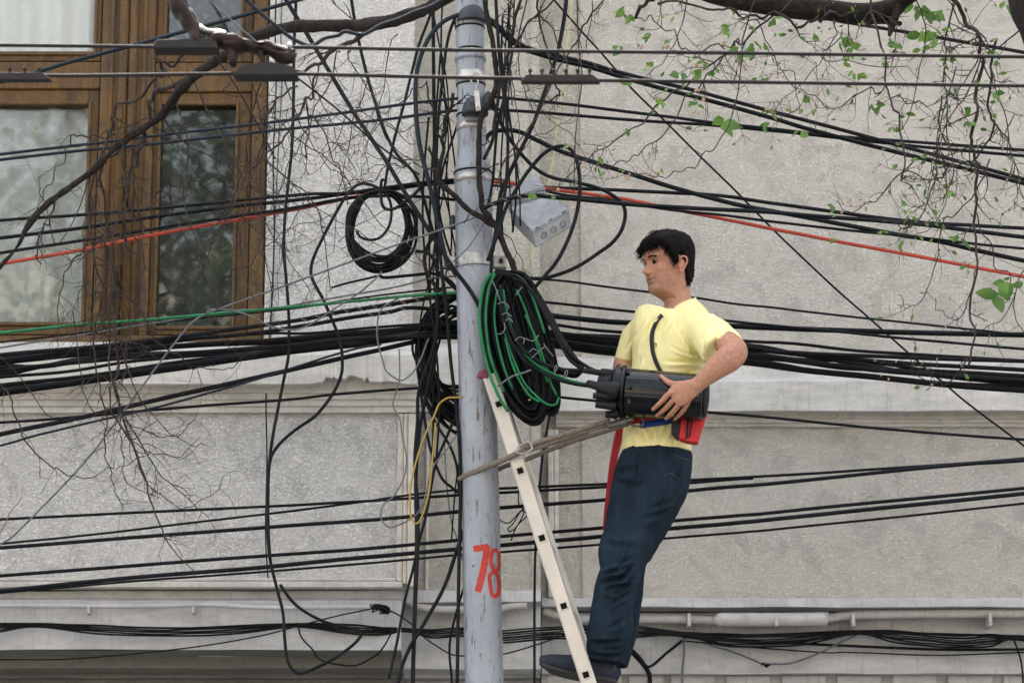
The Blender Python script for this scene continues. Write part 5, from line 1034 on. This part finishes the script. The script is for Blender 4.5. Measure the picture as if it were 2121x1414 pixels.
nn = t.noise(t.geo(), 70, 4, .6); t.color(t.mix(.42, at.outputs[0], t.mix(t.ramp(nn, [(.3, 0), (.7, 1)]), (.56, .27, .17), (.24, .11, .075))))
t.bsdf.inputs['Roughness'].default_value = .5; t.bsdf.inputs['Subsurface Weight'].default_value = .12; t.bsdf.inputs['Subsurface Radius'].default_value = (.012, .004, .002); t.bsdf.inputs['Specular IOR Level'].default_value = .35
t.normal(t.bump(t.noise(t.geo(), 200, 4, .65), .5, .002))
foot = P(1225, 1402, 10.98)
man = bm_.build('person', SKIN, None, base=foot)
tag(man, 'dark haired man in yellow T-shirt and jeans on the ladder holding a black cylinder', 'person')
ca = man.data.color_attributes.new('tone', 'FLOAT_COLOR', 'POINT')
rel = co-HO; lx = -rel[:, 0]*math.cos(AL)-rel[:, 1]*math.sin(AL); ly = (rel[:, 0]*math.sin(AL)-rel[:, 1]*math.cos(AL))/HS; lz = rel[:, 2]-.05
lx, lz = (lx*HC-lz*HB)/HS, (.05+lz*HC+lx*HB)/HS
base = np.array((.40, .200, .130)); col = np.tile(base, (len(co), 1))
def blend(w, c):
    global col; w = np.clip(w, 0, 1)[:, None]; col = col*(1-w)+np.array(c)*w
G = lambda v, c, s: np.exp(-((v-c)/s)**2)
hd = (lz > -.06)
blend(hd*(lx > .045)*G(lz, .055, .0095)*G(ly, 0, .017)**2*1.6*(lz < .066)*(lz > .044), (.27, .065, .055))
blend(hd*np.clip((lx-.0)/.04, 0, 1)*.55*np.clip((.072-lz)/.03, 0, 1)*np.clip((lz+.03)/.02, 0, 1), (.22, .15, .115))
blend(hd*(lx > .05)*.35*(G(lz, .085, .013)*G(np.abs(ly), .012, .02)+G(lz, .095, .018)*G(np.abs(ly), .045, .02)), (.56, .22, .15))
blend(hd*(lx > .05)*.55*G(lz, .1175, .0085)*G(np.abs(ly), .031, .016), (.20, .10, .07))
blend(hd*(lx > .05)*.8*G(lz, .133, .004)*G(np.abs(ly), .030, .017), (.06, .035, .025))
blend(hd*(np.abs(ly) > .066)*(np.abs(lx+.008) < .025)*(lz > .06)*(lz < .135)*.55, (.60, .21, .14))
blend(hd*(lz > .05)*(lx < -.03)*.9, (.05, .03, .025))
blend((lz < -.02)*(co[:, 1] < 10.9)*.25, (.36, .17, .11))
ca.data.foreach_set('color', np.c_[col, np.ones(len(co))].ravel())
EYE = mat('eye_white', (.26, .21, .19), .4); IRIS = mat('iris_dark', (.025, .016, .012), .15)
for q in (-1, 1):
    eo = MB().ball(hw((.0615, q*.0305, .1163)), .0117*HS, 16).build('eye', EYE, man); MB().ball(hw((.0668, q*.0305+.0012, .1163)), .0073*HS, 14).build('iris', IRIS, eo)
# hair
HAIR = mat('hair_dark', (.0045, .0035, .003), .55, var=.4, vs=90, spec=.08)
def hline(ph):
    d = abs((math.degrees(ph)+180) % 360-180); return np.interp(d, [0, 30, 45, 56, 64, 72, 84, 88, 98, 108, 118, 180], [.176, .178, .172, .160, .142, .108, .096, .138, .134, .075, .045, .022])
hz = np.linspace(.0, .2225, 70); hg = []
for z in hz:
    row = []
    for j in range(nph):
        ph = 2*math.pi*j/nph; x, y, zz = head_pt(ph, z, 1); n_ = np.array((x+.004, y*1.2, (z-.11)*1.0)); n_ /= np.linalg.norm(n_)
        m_ = np.clip((z-hline(ph))/.012, -1, 1); d = abs((math.degrees(ph)+180) % 360-180)
        th = np.interp(z, [.03, .08, .14, .2, .2225], [.007, .010, .014, .019, .021])*(.8 if d > 140 else 1); jag = .0035*noise.noise(Vector((x*70, y*70, z*30)))
        row.append(np.array((x, y, zz))+n_*(((th*(1.08 if d < 60 and z > .165 else 1)+jag)*m_) if m_ > 0 else .004*m_))
    hg.append(row)
hb = MB(); gridmesh(hb, hw(np.array(hg)))
HR = random.Random(5); c0 = np.array((-.004, 0, .118)); rad = np.array((.094, .0765, .106))
for k in range(3000):
    ph = HR.uniform(0, 2*math.pi); z = HR.uniform(.03, .221); 
    if z < hline(ph)+.002: continue
    p = np.array(head_pt(ph, z, 1)); d = abs((math.degrees(ph)+180) % 360-180)
    fwd = 1.0 if (p[0] > -.03) else .1
    if z > .16 and d < 120: g = np.array((1.1*fwd, (.55 if p[1] > 0 else -.55)+HR.uniform(-.4, .4), -.35))
    elif d < 100: g = np.array((.35, 0, -1.0))
    else: g = np.array((-.15, 0, -1.0))
    g = g+np.array([HR.uniform(-.3, .3) for _ in range(3)]); L = HR.uniform(.025, .05)*(1.15 if z > .165 and d < 70 else .8); n = 6; lift = HR.uniform(1.10, 1.30 if z > .19 else 1.22) if z > .1 else HR.uniform(1.06, 1.14)
    if d > 95 and p[0] < -.02: lift = HR.uniform(1.04, 1.10)
    if d > 85 and z < .17: L *= .55; lift = 1.05
    if p[0] > .05: lift = HR.uniform(1.05, 1.12); L *= .8
    pts = []; cur = p.copy()
    for i in range(n+1):
        r_ = (cur-c0)/rad; f_ = np.linalg.norm(r_); tgt = 1.02+(lift-1.02)*min(1, i/2.0)
        if f_ < tgt: cur = c0+(cur-c0)*(tgt/f_)
        pts.append(cur.copy()); cur = cur+g/np.linalg.norm(g)*L/n; g = g+np.array((0, 0, -.16))
    hb.tube(hw(np.array(pts)), np.linspace(.0024, .0005, n+1), 4)
for k in range(110):           # fringe
    y = HR.uniform(-.060, .058); z0 = HR.uniform(.182, .200); L = HR.uniform(.020, .046)
    x0 = .088*(1-(abs(y)/.078)**2.4)**.42+.001; a = np.array((x0, y, z0)); g = np.array((.10, HR.uniform(-.35, .35), -1))
    pts = [a+np.array((.004*math.sin(i*.6), 0, 0))+g*L*i/5 for i in range(6)]; hb.tube(hw(np.array(pts)), np.linspace(.0030, .0006, 6), 4)
for q in (-1, 1):
    for k in range(60):
        u = HR.random(); y = q*(.014+.034*u); z = .1335+.004*math.sin(u*2.6)-.004*u*u+HR.uniform(-.0018, .0018); x = .0935*(1-(abs(y)/.075)**2.35)**.425+.003
        a = np.array((x, y, z)); pts = [a, a+np.array((-.0012, q*.0045, .0007)), a+np.array((-.003, q*.009, -.0005))]; hb.tube(hw(np.array(pts)), [.0009, .0008, .0003], 4)
hb.build('hair', HAIR, man)
# folds pressed into cloth
def folds(co, no, lines, hemy=9999):
    x, y = proj(co); out = co.copy(); fw = np.clip(-no[:, 1]+.1, 0, 1)*np.clip((hemy-y)/22, .12, 1)
    for (x0, y0, x1, y1, w, amp) in lines:
        d = np.array((x1-x0, y1-y0), float); L = np.linalg.norm(d); d /= L; u = (x-x0)*d[0]+(y-y0)*d[1]; v = -(x-x0)*d[1]+(y-y0)*d[0]
        v = v+2.2*np.sin(u*.07+x0)
        env = np.clip(u/(L*.3), 0, 1)*np.clip((L-u)/(L*.45), 0, 1); env = np.where((u > 0) & (u < L), env, 0)
        w = w*.75; out += no*(amp*.0036*env*fw*(np.exp(-(v/w)**2)-.9*np.exp(-((v-w*1.7)/(w*.9))**2)))[:, None]
    return out
def nz3(co, sc, amp, no, seed=0):
    a = np.array([noise.noise(Vector((c[0]*sc+seed, c[1]*sc, c[2]*sc*.6))) for c in co]); return co+no*(a*amp)[:, None]
CLOTH = lambda name, col, bs: mat(name, col, .9, var=.06, vs=6, bump=.35, bs=bs, bd=.002, spec=.15)
sh = MB()
sh.limb([(1408, 636, 10.97, 30, .066), (1412, 644, 10.97, 46, .078), (1412, 655, 10.97, 70, .094), (1407, 669, 10.97, 88, .112), (1398, 690, 10.965, 92, .125), (1393, 715, 10.96, 87, .133), (1388, 745, 10.96, 80, .136), (1381, 780, 10.96, 74, .136), (1372, 820, 10.96, 69, .132), (1364, 855, 10.96, 66, .128), (1360, 885, 10.96, 68, .128), (1360, 912, 10.96, 71, .130), (1360, 934, 10.96, 72.5, .131), (1360, 937, 10.96, 71, .127)], 36, 2.2)
sh.limb([(1430, 676, 10.95, 30, .075), (1452, 685, 10.89, 38, .085), (1472, 697, 10.82, 43, .085), (1486, 710, 10.76, 45, .08), (1497, 724, 10.715, 46, .076), (1499, 728, 10.705, 43, .072)], 28)
sh.limb([(1345, 670, 11.05, 20, .07), (1328, 680, 11.08, 25, .075), (1313, 702, 11.09, 28, .07), (1301, 726, 11.085, 24, .062), (1294, 745, 11.08, 21, .056), (1293, 748, 11.08, 19, .052)], 24)
m_, co, no = fuse(sh, .0042, 5, .5)
FL = [(1462, 750, 1385, 722, 5, 5), (1466, 762, 1372, 752, 6, 6), (1462, 772, 1362, 790, 6, 6.5), (1455, 785, 1340, 830, 7, 6), (1450, 800, 1330, 868, 6, 4), (1440, 742, 1400, 690, 6, 3.5), (1478, 640, 1455, 745, 6, 5), (1505, 672, 1478, 745, 6, 3.5), (1520, 690, 1500, 735, 5, 3),
  (1372, 648, 1336, 712, 6, 4), (1390, 650, 1372, 720, 7, 3), (1340, 660, 1318, 740, 5, 5), (1322, 690, 1300, 735, 5, 3), (1332, 740, 1318, 800, 5, 4), (1345, 760, 1322, 850, 5, 4), (1420, 868, 1400, 930, 6, 4), (1395, 872, 1372, 925, 6, 4), (1330, 872, 1348, 932, 7, 4), (1308, 885, 1322, 930, 5, 3), (1362, 880, 1350, 930, 5, 3), (1430, 640, 1410, 690, 8, 3)]
co = folds(co, no, FL, 934); co = nz3(co, 14, .004, no, 3); co = nz3(co, 38, .0018, no, 8)
SHIRT = CLOTH('yellow_cotton', (.80, .73, .37), 700)
out = MB(); out.add(co, m_.f); shirt = out.build('t_shirt', SHIRT, man); shirt_t = bvh(out)
col_ = [P(x, y, Y) for x, y, Y in ((1371, 645, 10.905), (1379, 650, 10.885), (1393, 647, 10.875), (1409, 640, 10.885), (1425, 630, 10.915), (1438, 621, 10.965), (1438, 618, 11.01), (1424, 626, 11.05), (1400, 634, 11.06), (1380, 641, 11.03), (1371, 644, 10.96), (1371, 645, 10.905))]
MB().tube(smooth(col_, 5), .0058, 8).build('collar', SHIRT, shirt)
q = [hit(shirt_t, x, y, .0005) for x, y in [(1288+k*4, 931+1.5*math.sin(k*.6)) for k in range(36)]]; q = [a for a in q if a is not None]; MB().tube(q, .0012, 5).build('hem', SHIRT, shirt)
for s in ('1529,693 1518,706 1504,721 1488,736 1470,750',):
    q = [hit(shirt_t, x, y, .0005) for x, y in smooth(pp(s), 4)]; MB().tube([a for a in q if a is not None], .0011, 5).build('hem', SHIRT, shirt)
LOGO = mat('print_black', (.03, .03, .03), .8); b = MB()
def mark(mb, tree, pts, w=.0011, off=.0012):
    q = [hit(tree, x, y, off) for x, y in pts]; q = [a for a in q if a is not None]
    if len(q) > 1: mb.tube(q, w, 5)
for i, x in enumerate((1350, 1354, 1358)): mark(b, shirt_t, [(x+1.6*math.cos(a), 712+1.8*math.sin(a)) for a in np.linspace(0, 6.3, 9)])
mark(b, shirt_t, [(1359.8, 711), (1359.8, 718)]); b.build('print', LOGO, shirt)
b = MB(); mark(b, shirt_t, [(1354, 719), (1358, 719.5)], .0016); b.build('print', RED, shirt)
def ribbon(tree, s, w, name, m, par, off=.0035, th=.0012, st=5):
    q = smooth(pp(s), st); n = len(q); v = []
    for i in range(n):
        tt = q[min(i+1, n-1)]-q[max(i-1, 0)]; tt /= np.linalg.norm(tt); nn_ = np.array((-tt[1], tt[0]))
        for k in (-.5, 0, .5):
            a = q[i]+nn_*w*k; h = hit(tree, a[0], a[1], off); 
            if h is None: h = v[-1][0]+np.array((.001, 0, 0)) if v else P(a[0], a[1], 10.85)
            v.append((h, h+np.array((0, th, 0))))
    top = [a[0] for a in v]; bot = [a[1] for a in v]; N = len(top); f = []
    for i in range(n-1):
        for j in (0, 1): a = i*3+j; f += [(a, a+1, a+4, a+3), (N+a, N+a+3, N+a+4, N+a+1)]
        f += [(i*3, i*3+3, N+i*3+3, N+i*3), (i*3+2, N+i*3+2, N+i*3+5, i*3+5)]
    return MB().add(top+bot, f).build(name, m, par)
WEB = mat('black_webbing', (.012, .012, .014), .8); REDW = mat('red_webbing', (.30, .012, .018), .8, var=.2, vs=60); BLUEW = mat('blue_webbing', (.012, .045, .22), .75)
o = ribbon(shirt_t, '1372,652 1364,660 1357,672 1351,690 1350,712 1353,732 1360,752 1370,772 1380,790', 8.5, 'shoulder_strap', WEB, None, .007); tag(o, 'black strap running diagonally across the chest of the yellow T-shirt', 'strap')
bl_ = thing('work_belt', 'red and blue webbing belt round the waist of the man', 'belt', P(1360, 880, 10.8))
ribbon(shirt_t, '1296,874 1330,868 1365,868 1400,870', 14, 'webbing', REDW, bl_, .005); ribbon(shirt_t, '1325,880 1350,877 1375,873 1400,869 1425,866', 13, 'webbing', BLUEW, bl_, .0075)
# jeans
je = MB()
je.limb([(1361, 920, 10.96, 56, .100), (1361, 930, 10.96, 64, .112), (1361, 938, 10.96, 71, .123), (1360, 952, 10.955, 73.5, .128), (1352, 980, 10.94, 78, .13), (1341, 1015, 10.925, 78, .122), (1330, 1050, 10.91, 71, .108), (1318, 1085, 10.895, 64, .098), (1304, 1120, 10.885, 58, .09), (1290, 1150, 10.88, 53, .083), (1286, 1186, 10.88, 42, .076), (1277, 1212, 10.885, 44, .071), (1270, 1250, 10.895, 43, .067), (1264, 1295, 10.905, 45, .066), (1258, 1335, 10.92, 44, .066), (1253, 1362, 10.93, 39, .064), (1252, 1371, 10.93, 34, .06)], 32, 2.1)
je.limb([(1362, 940, 11.02, 60, .09), (1354, 1000, 11.05, 60, .10), (1338, 1060, 11.07, 55, .09), (1320, 1115, 11.085, 47, .08), (1305, 1155, 11.09, 37, .072), (1302, 1185, 11.095, 33, .068), (1299, 1225, 11.10, 32, .064), (1292, 1280, 11.11, 32, .062), (1283, 1330, 11.11, 32, .06), (1268, 1372, 11.10, 32, .058)], 26)
m_, co, no = fuse(je, .005, 4, .5)
FJ = [(1238, 1205, 1300, 1180, 6, 9), (1240, 1190, 1290, 1160, 6, 6), (1250, 1215, 1318, 1200, 5, 6), (1318, 1180, 1270, 1215, 6, 6), (1322, 1200, 1280, 1240, 6, 5), (1318, 1160, 1262, 1180, 6, 4), (1310, 1235, 1262, 1262, 6, 4), (1290, 1240, 1240, 1228, 6, 3), (1268, 970, 1330, 960, 6, 5), (1272, 985, 1340, 1000, 6, 4), (1290, 950, 1300, 1000, 5, 3), (1400, 1045, 1340, 1060, 7, 4),
  (1380, 1075, 1320, 1085, 8, 3), (1222, 1345, 1290, 1352, 6, 5), (1220, 1325, 1280, 1320, 7, 4), (1232, 1362, 1285, 1366, 5, 4), (1300, 1290, 1250, 1310, 7, 3), (1240, 1110, 1330, 1125, 9, 2.5), (1330, 940, 1322, 1010, 6, 3), (1425, 960, 1395, 1010, 6, 3), (1295, 1330, 1230, 1340, 6, 4)]
co = folds(co, no, FJ); co = nz3(co, 11, .006, no, 5); co = nz3(co, 34, .0032, no, 9)
def denim():
    m = bpy.data.materials.new('dark_denim'); m.use_nodes = True; t = NT(m); g = t.geo(); t.bsdf.inputs['Roughness'].default_value = .9; t.bsdf.inputs['Specular IOR Level'].default_value = .15
    c = t.mix(t.ramp(t.noise(t.scale(g, (1, 1, .5)), 9, 5, .65), [(.40, 0), (.66, 1)]), (.0028, .0066, .0120), (.014, .028, .046))
    c = t.mix(t.math('MULTIPLY', t.noise(g, 420, 2, .6), .5), c, (.022, .04, .06)); t.color(c); t.normal(t.bump(t.noise(t.scale(g, (1, 1, 2)), 500, 3, .6), .5, .002)); return m
DEN = denim(); out = MB(); out.add(co, m_.f); jeans = out.build('jeans', DEN, man); jt = bvh(out)
STI = mat('denim_seam', (.012, .022, .036), .9); STI2 = mat('stitching', (.12, .10, .07), .9)
for s, w, mm in [('1353,938 1345,975 1332,1015 1319,1060 1306,1105 1290,1150 1277,1200 1268,1240 1258,1290 1247,1335 1240,1362', .0018, STI), ('1389,940 1378,975 1364,1008 1359,1012 1367,1036 1379,1049 1398,1035 1416,1000 1428,962', .0014, STI), ('1390,948 1432,962', .0015, STI), ('1392,940 1431,955', .0009, STI2), ('1374,985 1390,980 1404,990', .0008, STI2), ('1220,1358 1240,1364 1262,1369 1284,1361', .0022, STI)]:
    b = MB(); mark(b, jt, smooth(pp(s), 6), w, .0008); b.build('seam', mm, jeans)
# shoes
SH = mat('navy_suede', (.018, .024, .042), .85, var=.3, vs=40, bump=.3, bs=300); SOLE = mat('shoe_sole', (.035, .033, .035), .8, var=.3, vs=60)
for dY, dx, dy in ((0, 0, 0), (.13, 10, 8)):
    Y = 10.99+dY; b = MB()
    b.limb([(x+dx, y+dy, Y, w, d) for x, y, w, d in ((1117, 1366, 4, .012), (1120, 1366, 9, .024), (1130, 1368, 13, .036), (1150, 1370, 16, .044), (1175, 1374, 19, .046), (1200, 1376, 24, .044), (1225, 1381, 27, .040), (1248, 1386, 26, .038), (1266, 1391, 20, .034), (1273, 1394, 10, .022))], 22, 2.4)
    b.limb([(1246+dx, 1352+dy, Y-.02, 24, .036), (1247+dx, 1372+dy, Y, 25, .038), (1248+dx, 1392+dy, Y, 24, .036)], 18)
    m_, co, no = fuse(b, .005, 3); so = m_.build('shoe', SH, man)
    b = MB(); b.limb([(x+dx, y+dy, Y, w, d) for x, y, w, d in ((1118, 1372, 3, .02), (1130, 1380, 4.5, .040), (1155, 1388, 5, .048), (1190, 1396, 5, .048), (1225, 1402, 6, .043), (1255, 1408, 7, .042), (1274, 1411, 5, .03))], 18, 3, da=(0, 1, 0)); b.build('sole', SOLE, so)
    if dY == 0:
        for k in range(4): MB().tube(smooth([P(1186+k*8, 1357-k*1.5, Y-.042), P(1190+k*8, 1352-k*1.6, Y-.02), P(1192+k*8, 1350-k*1.6, Y+.01)], 3), .0022, 6).build('lace', WEB, so)
# ring
rc = P(1392.5, 852, 10.645); MB().tube(np.array([rc+np.array((math.cos(a)*.0108*.8, math.sin(a)*.0118, math.cos(a)*.0108*-.6)) for a in np.linspace(0, 2*math.pi, 20)]), .0013, 6, False)
rg = MB(); rd = np.array(P(1387, 859, 10.664))-np.array(P(1396, 850, 10.642)); rd /= np.linalg.norm(rd); u_ = np.cross(rd, (0, 1, 0)); u_ /= np.linalg.norm(u_); v_ = np.cross(rd, u_)
rc = P(1391.5, 854.5, 10.653); rg.tube([rc+(u_*math.cos(a)+v_*math.sin(a))*.0128 for a in np.linspace(0, 2*math.pi, 24)], .0014, 6, False)
o = rg.build('finger_ring', mat('gold', (.8, .55, .25), .25, 1)); tag(o, 'thin gold ring on the ring finger of the gripping hand', 'ring')
# ---------------------------------------------------------------- splice closure
GB = mat('glossy_black_plastic', (.0035, .005, .006), .2, var=.3, vs=12, spec=.35); GB2 = mat('matt_black_plastic', (.005, .006, .007), .55, spec=.25)
sc_ = thing('splice_closure', 'glossy black ribbed cylinder with cable ports held against the belly of the man', 'cable closure', P(1370, 865, 10.74))
ax0, ax1 = P(1296, 812, 10.755), P(1460, 824, 10.705); ax = (ax1-ax0); AXL = np.linalg.norm(ax); ax /= AXL
ua = np.cross(ax, (0, 1, 0)); ua /= np.linalg.norm(ua); va = np.cross(ax, ua)
def rev(name, prof, m, par, n=72, ribs=0, amp=0):
    v = []; 
    for s, r in prof:
        for j in range(n):
            a = 2*math.pi*j/n; rr = r*(1+(amp*(1 if math.cos(a*ribs) > .55 else 0))) if ribs else r
            v.append(ax0+ax*s+(ua*math.cos(a)+va*math.sin(a))*rr)
    k = len(prof); f = [(i*n+j, i*n+(j+1) % n, (i+1)*n+(j+1) % n, (i+1)*n+j) for i in range(k-1) for j in range(n)]+[tuple(range(n))[::-1], tuple((k-1)*n+j for j in range(n))]
    return MB().add(v, f).build(name, m, par, bevel=0)
R0 = .0905
def auto(o):
    for p in o.data.polygons: p.use_smooth = False
    return o
cy = rev('body', [(.0, R0*.98), (.01, R0), (AXL-.02, R0*.965), (AXL-.006, R0*.93), (AXL, R0*.86)], GB, sc_, 96, 16, .022); 
rev('end_cap', [(AXL-.001, R0*.84), (AXL+.008, R0*.80), (AXL+.012, R0*.5)], GB2, sc_)
fl = rev('flange', [(-.040, R0*1.02), (-.038, R0*1.16), (-.028, R0*1.19), (-.026, R0*1.10), (-.012, R0*1.10), (-.010, R0*1.17), (.002, R0*1.17), (.004, R0*1.02)], GB, sc_)
rev('port_base', [(-.105, R0*.62), (-.10, R0*.72), (-.070, R0*.78), (-.040, R0*.82)], GB2, sc_)
def port(s, w, name='port', m=GB2):
    q = smooth([P(*a) for a in s], 3); n = len(q); r = np.interp(np.linspace(0, 1, n), np.linspace(0, 1, len(w)), [M(k, 800, 10.75) for k in w]); return MB().tube(q, r, 18).build(name, m, sc_)
port([(1290, 778, 10.73), (1270, 775, 10.73), (1248, 772, 10.735), (1246, 772, 10.735), (1225, 769, 10.74), (1208, 767, 10.745)], (10, 10, 9.6, 6.4, 6.2, 5.5))
port([(1282, 812, 10.66), (1262, 806, 10.665), (1250, 803, 10.67), (1236, 799, 10.68), (1218, 794, 10.70)], (22, 17, 13, 9, 8))
port([(1275, 823, 10.66), (1255, 821, 10.66), (1242, 820, 10.66), (1228, 819, 10.66)], (8, 7, 6, 6)); port([(1275, 842, 10.66), (1258, 840, 10.66), (1246, 839, 10.66), (1233, 838, 10.66)], (9, 8, 7, 6.4))
port([(1280, 856, 10.70), (1266, 858, 10.70), (1254, 858, 10.70)], (9, 8, 7)); port([(1280, 790, 10.80), (1258, 788, 10.80), (1240, 786, 10.80)], (9, 8, 7))
for x, y in ((1302, 800), (1303, 832), (1300, 768)): MB().box((-.006, -.006, -.010), (.006, .006, .010), np.eye(3), P(x, y, 10.645 if y > 780 else 10.68)).build('clip', GB, sc_, sm=False, bevel=.002)
port([(1456, 828, 10.70), (1464, 828, 10.70), (1467, 828, 10.70)], (6, 6, 3), 'valve')
# ---------------------------------------------------------------- pouch and hanging strap
po = thing('belt_pouch', 'small red and black pouch with a white ring logo hanging behind the black cylinder', 'pouch', P(1430, 917, 10.80))
REDC = mat('red_nylon', (.52, .016, .022), .7, var=.15, vs=30, bump=.3, bs=200); BLKC = mat('black_nylon', (.015, .014, .018), .75, bump=.3, bs=200)
MB().prism([(1413, 858), (1464, 842), (1467, 850), (1456, 886), (1447, 916), (1424, 913), (1406, 906)], 10.765, 10.83).build('pouch_front', REDC, po, sm=False, bevel=.006)
MB().prism([(1393, 868), (1414, 856), (1408, 907), (1400, 903), (1391, 888)], 10.772, 10.84).build('pouch_side', BLKC, po, sm=False, bevel=.006)
MB().prism([(1456, 838), (1463, 828), (1466, 840), (1464, 862), (1459, 870)], 10.775, 10.80).build('pouch_flap', REDC, po, sm=False, bevel=.004)
MB().tube(path3('1428,862 1424,880 1423,900 1421,908', 10.762)[2], .0045, 8).build('zip', WEB, po); MB().tube(path3('1434,858 1432,880 1428,906', 10.763)[2], .003, 8).build('zip', WEB, po)
th = np.linspace(0, 2*math.pi, 20); b = MB().tube([P(1447.5+2.6*math.cos(a), 893.5+3.4*math.sin(a), 10.761) for a in th], .0011, 5, False); b.tube([P(1442, 899.5, 10.761), P(1450, 902, 10.761)], .0012, 5); b.build('logo', ZIP, po)
st = thing('hanging_strap', 'dark red webbing strap hanging down in front of the jeans', 'strap', P(1252, 1096, 10.99))
MB().prism([(1277, 885), (1292, 878), (1290, 905), (1280, 945), (1274, 980), (1268, 1020), (1262, 1060), (1256, 1096), (1248, 1098), (1251, 1060), (1256, 1010), (1262, 960), (1270, 915)], 10.985, 10.99).build('webbing', REDW, st, sm=False, bevel=.001)
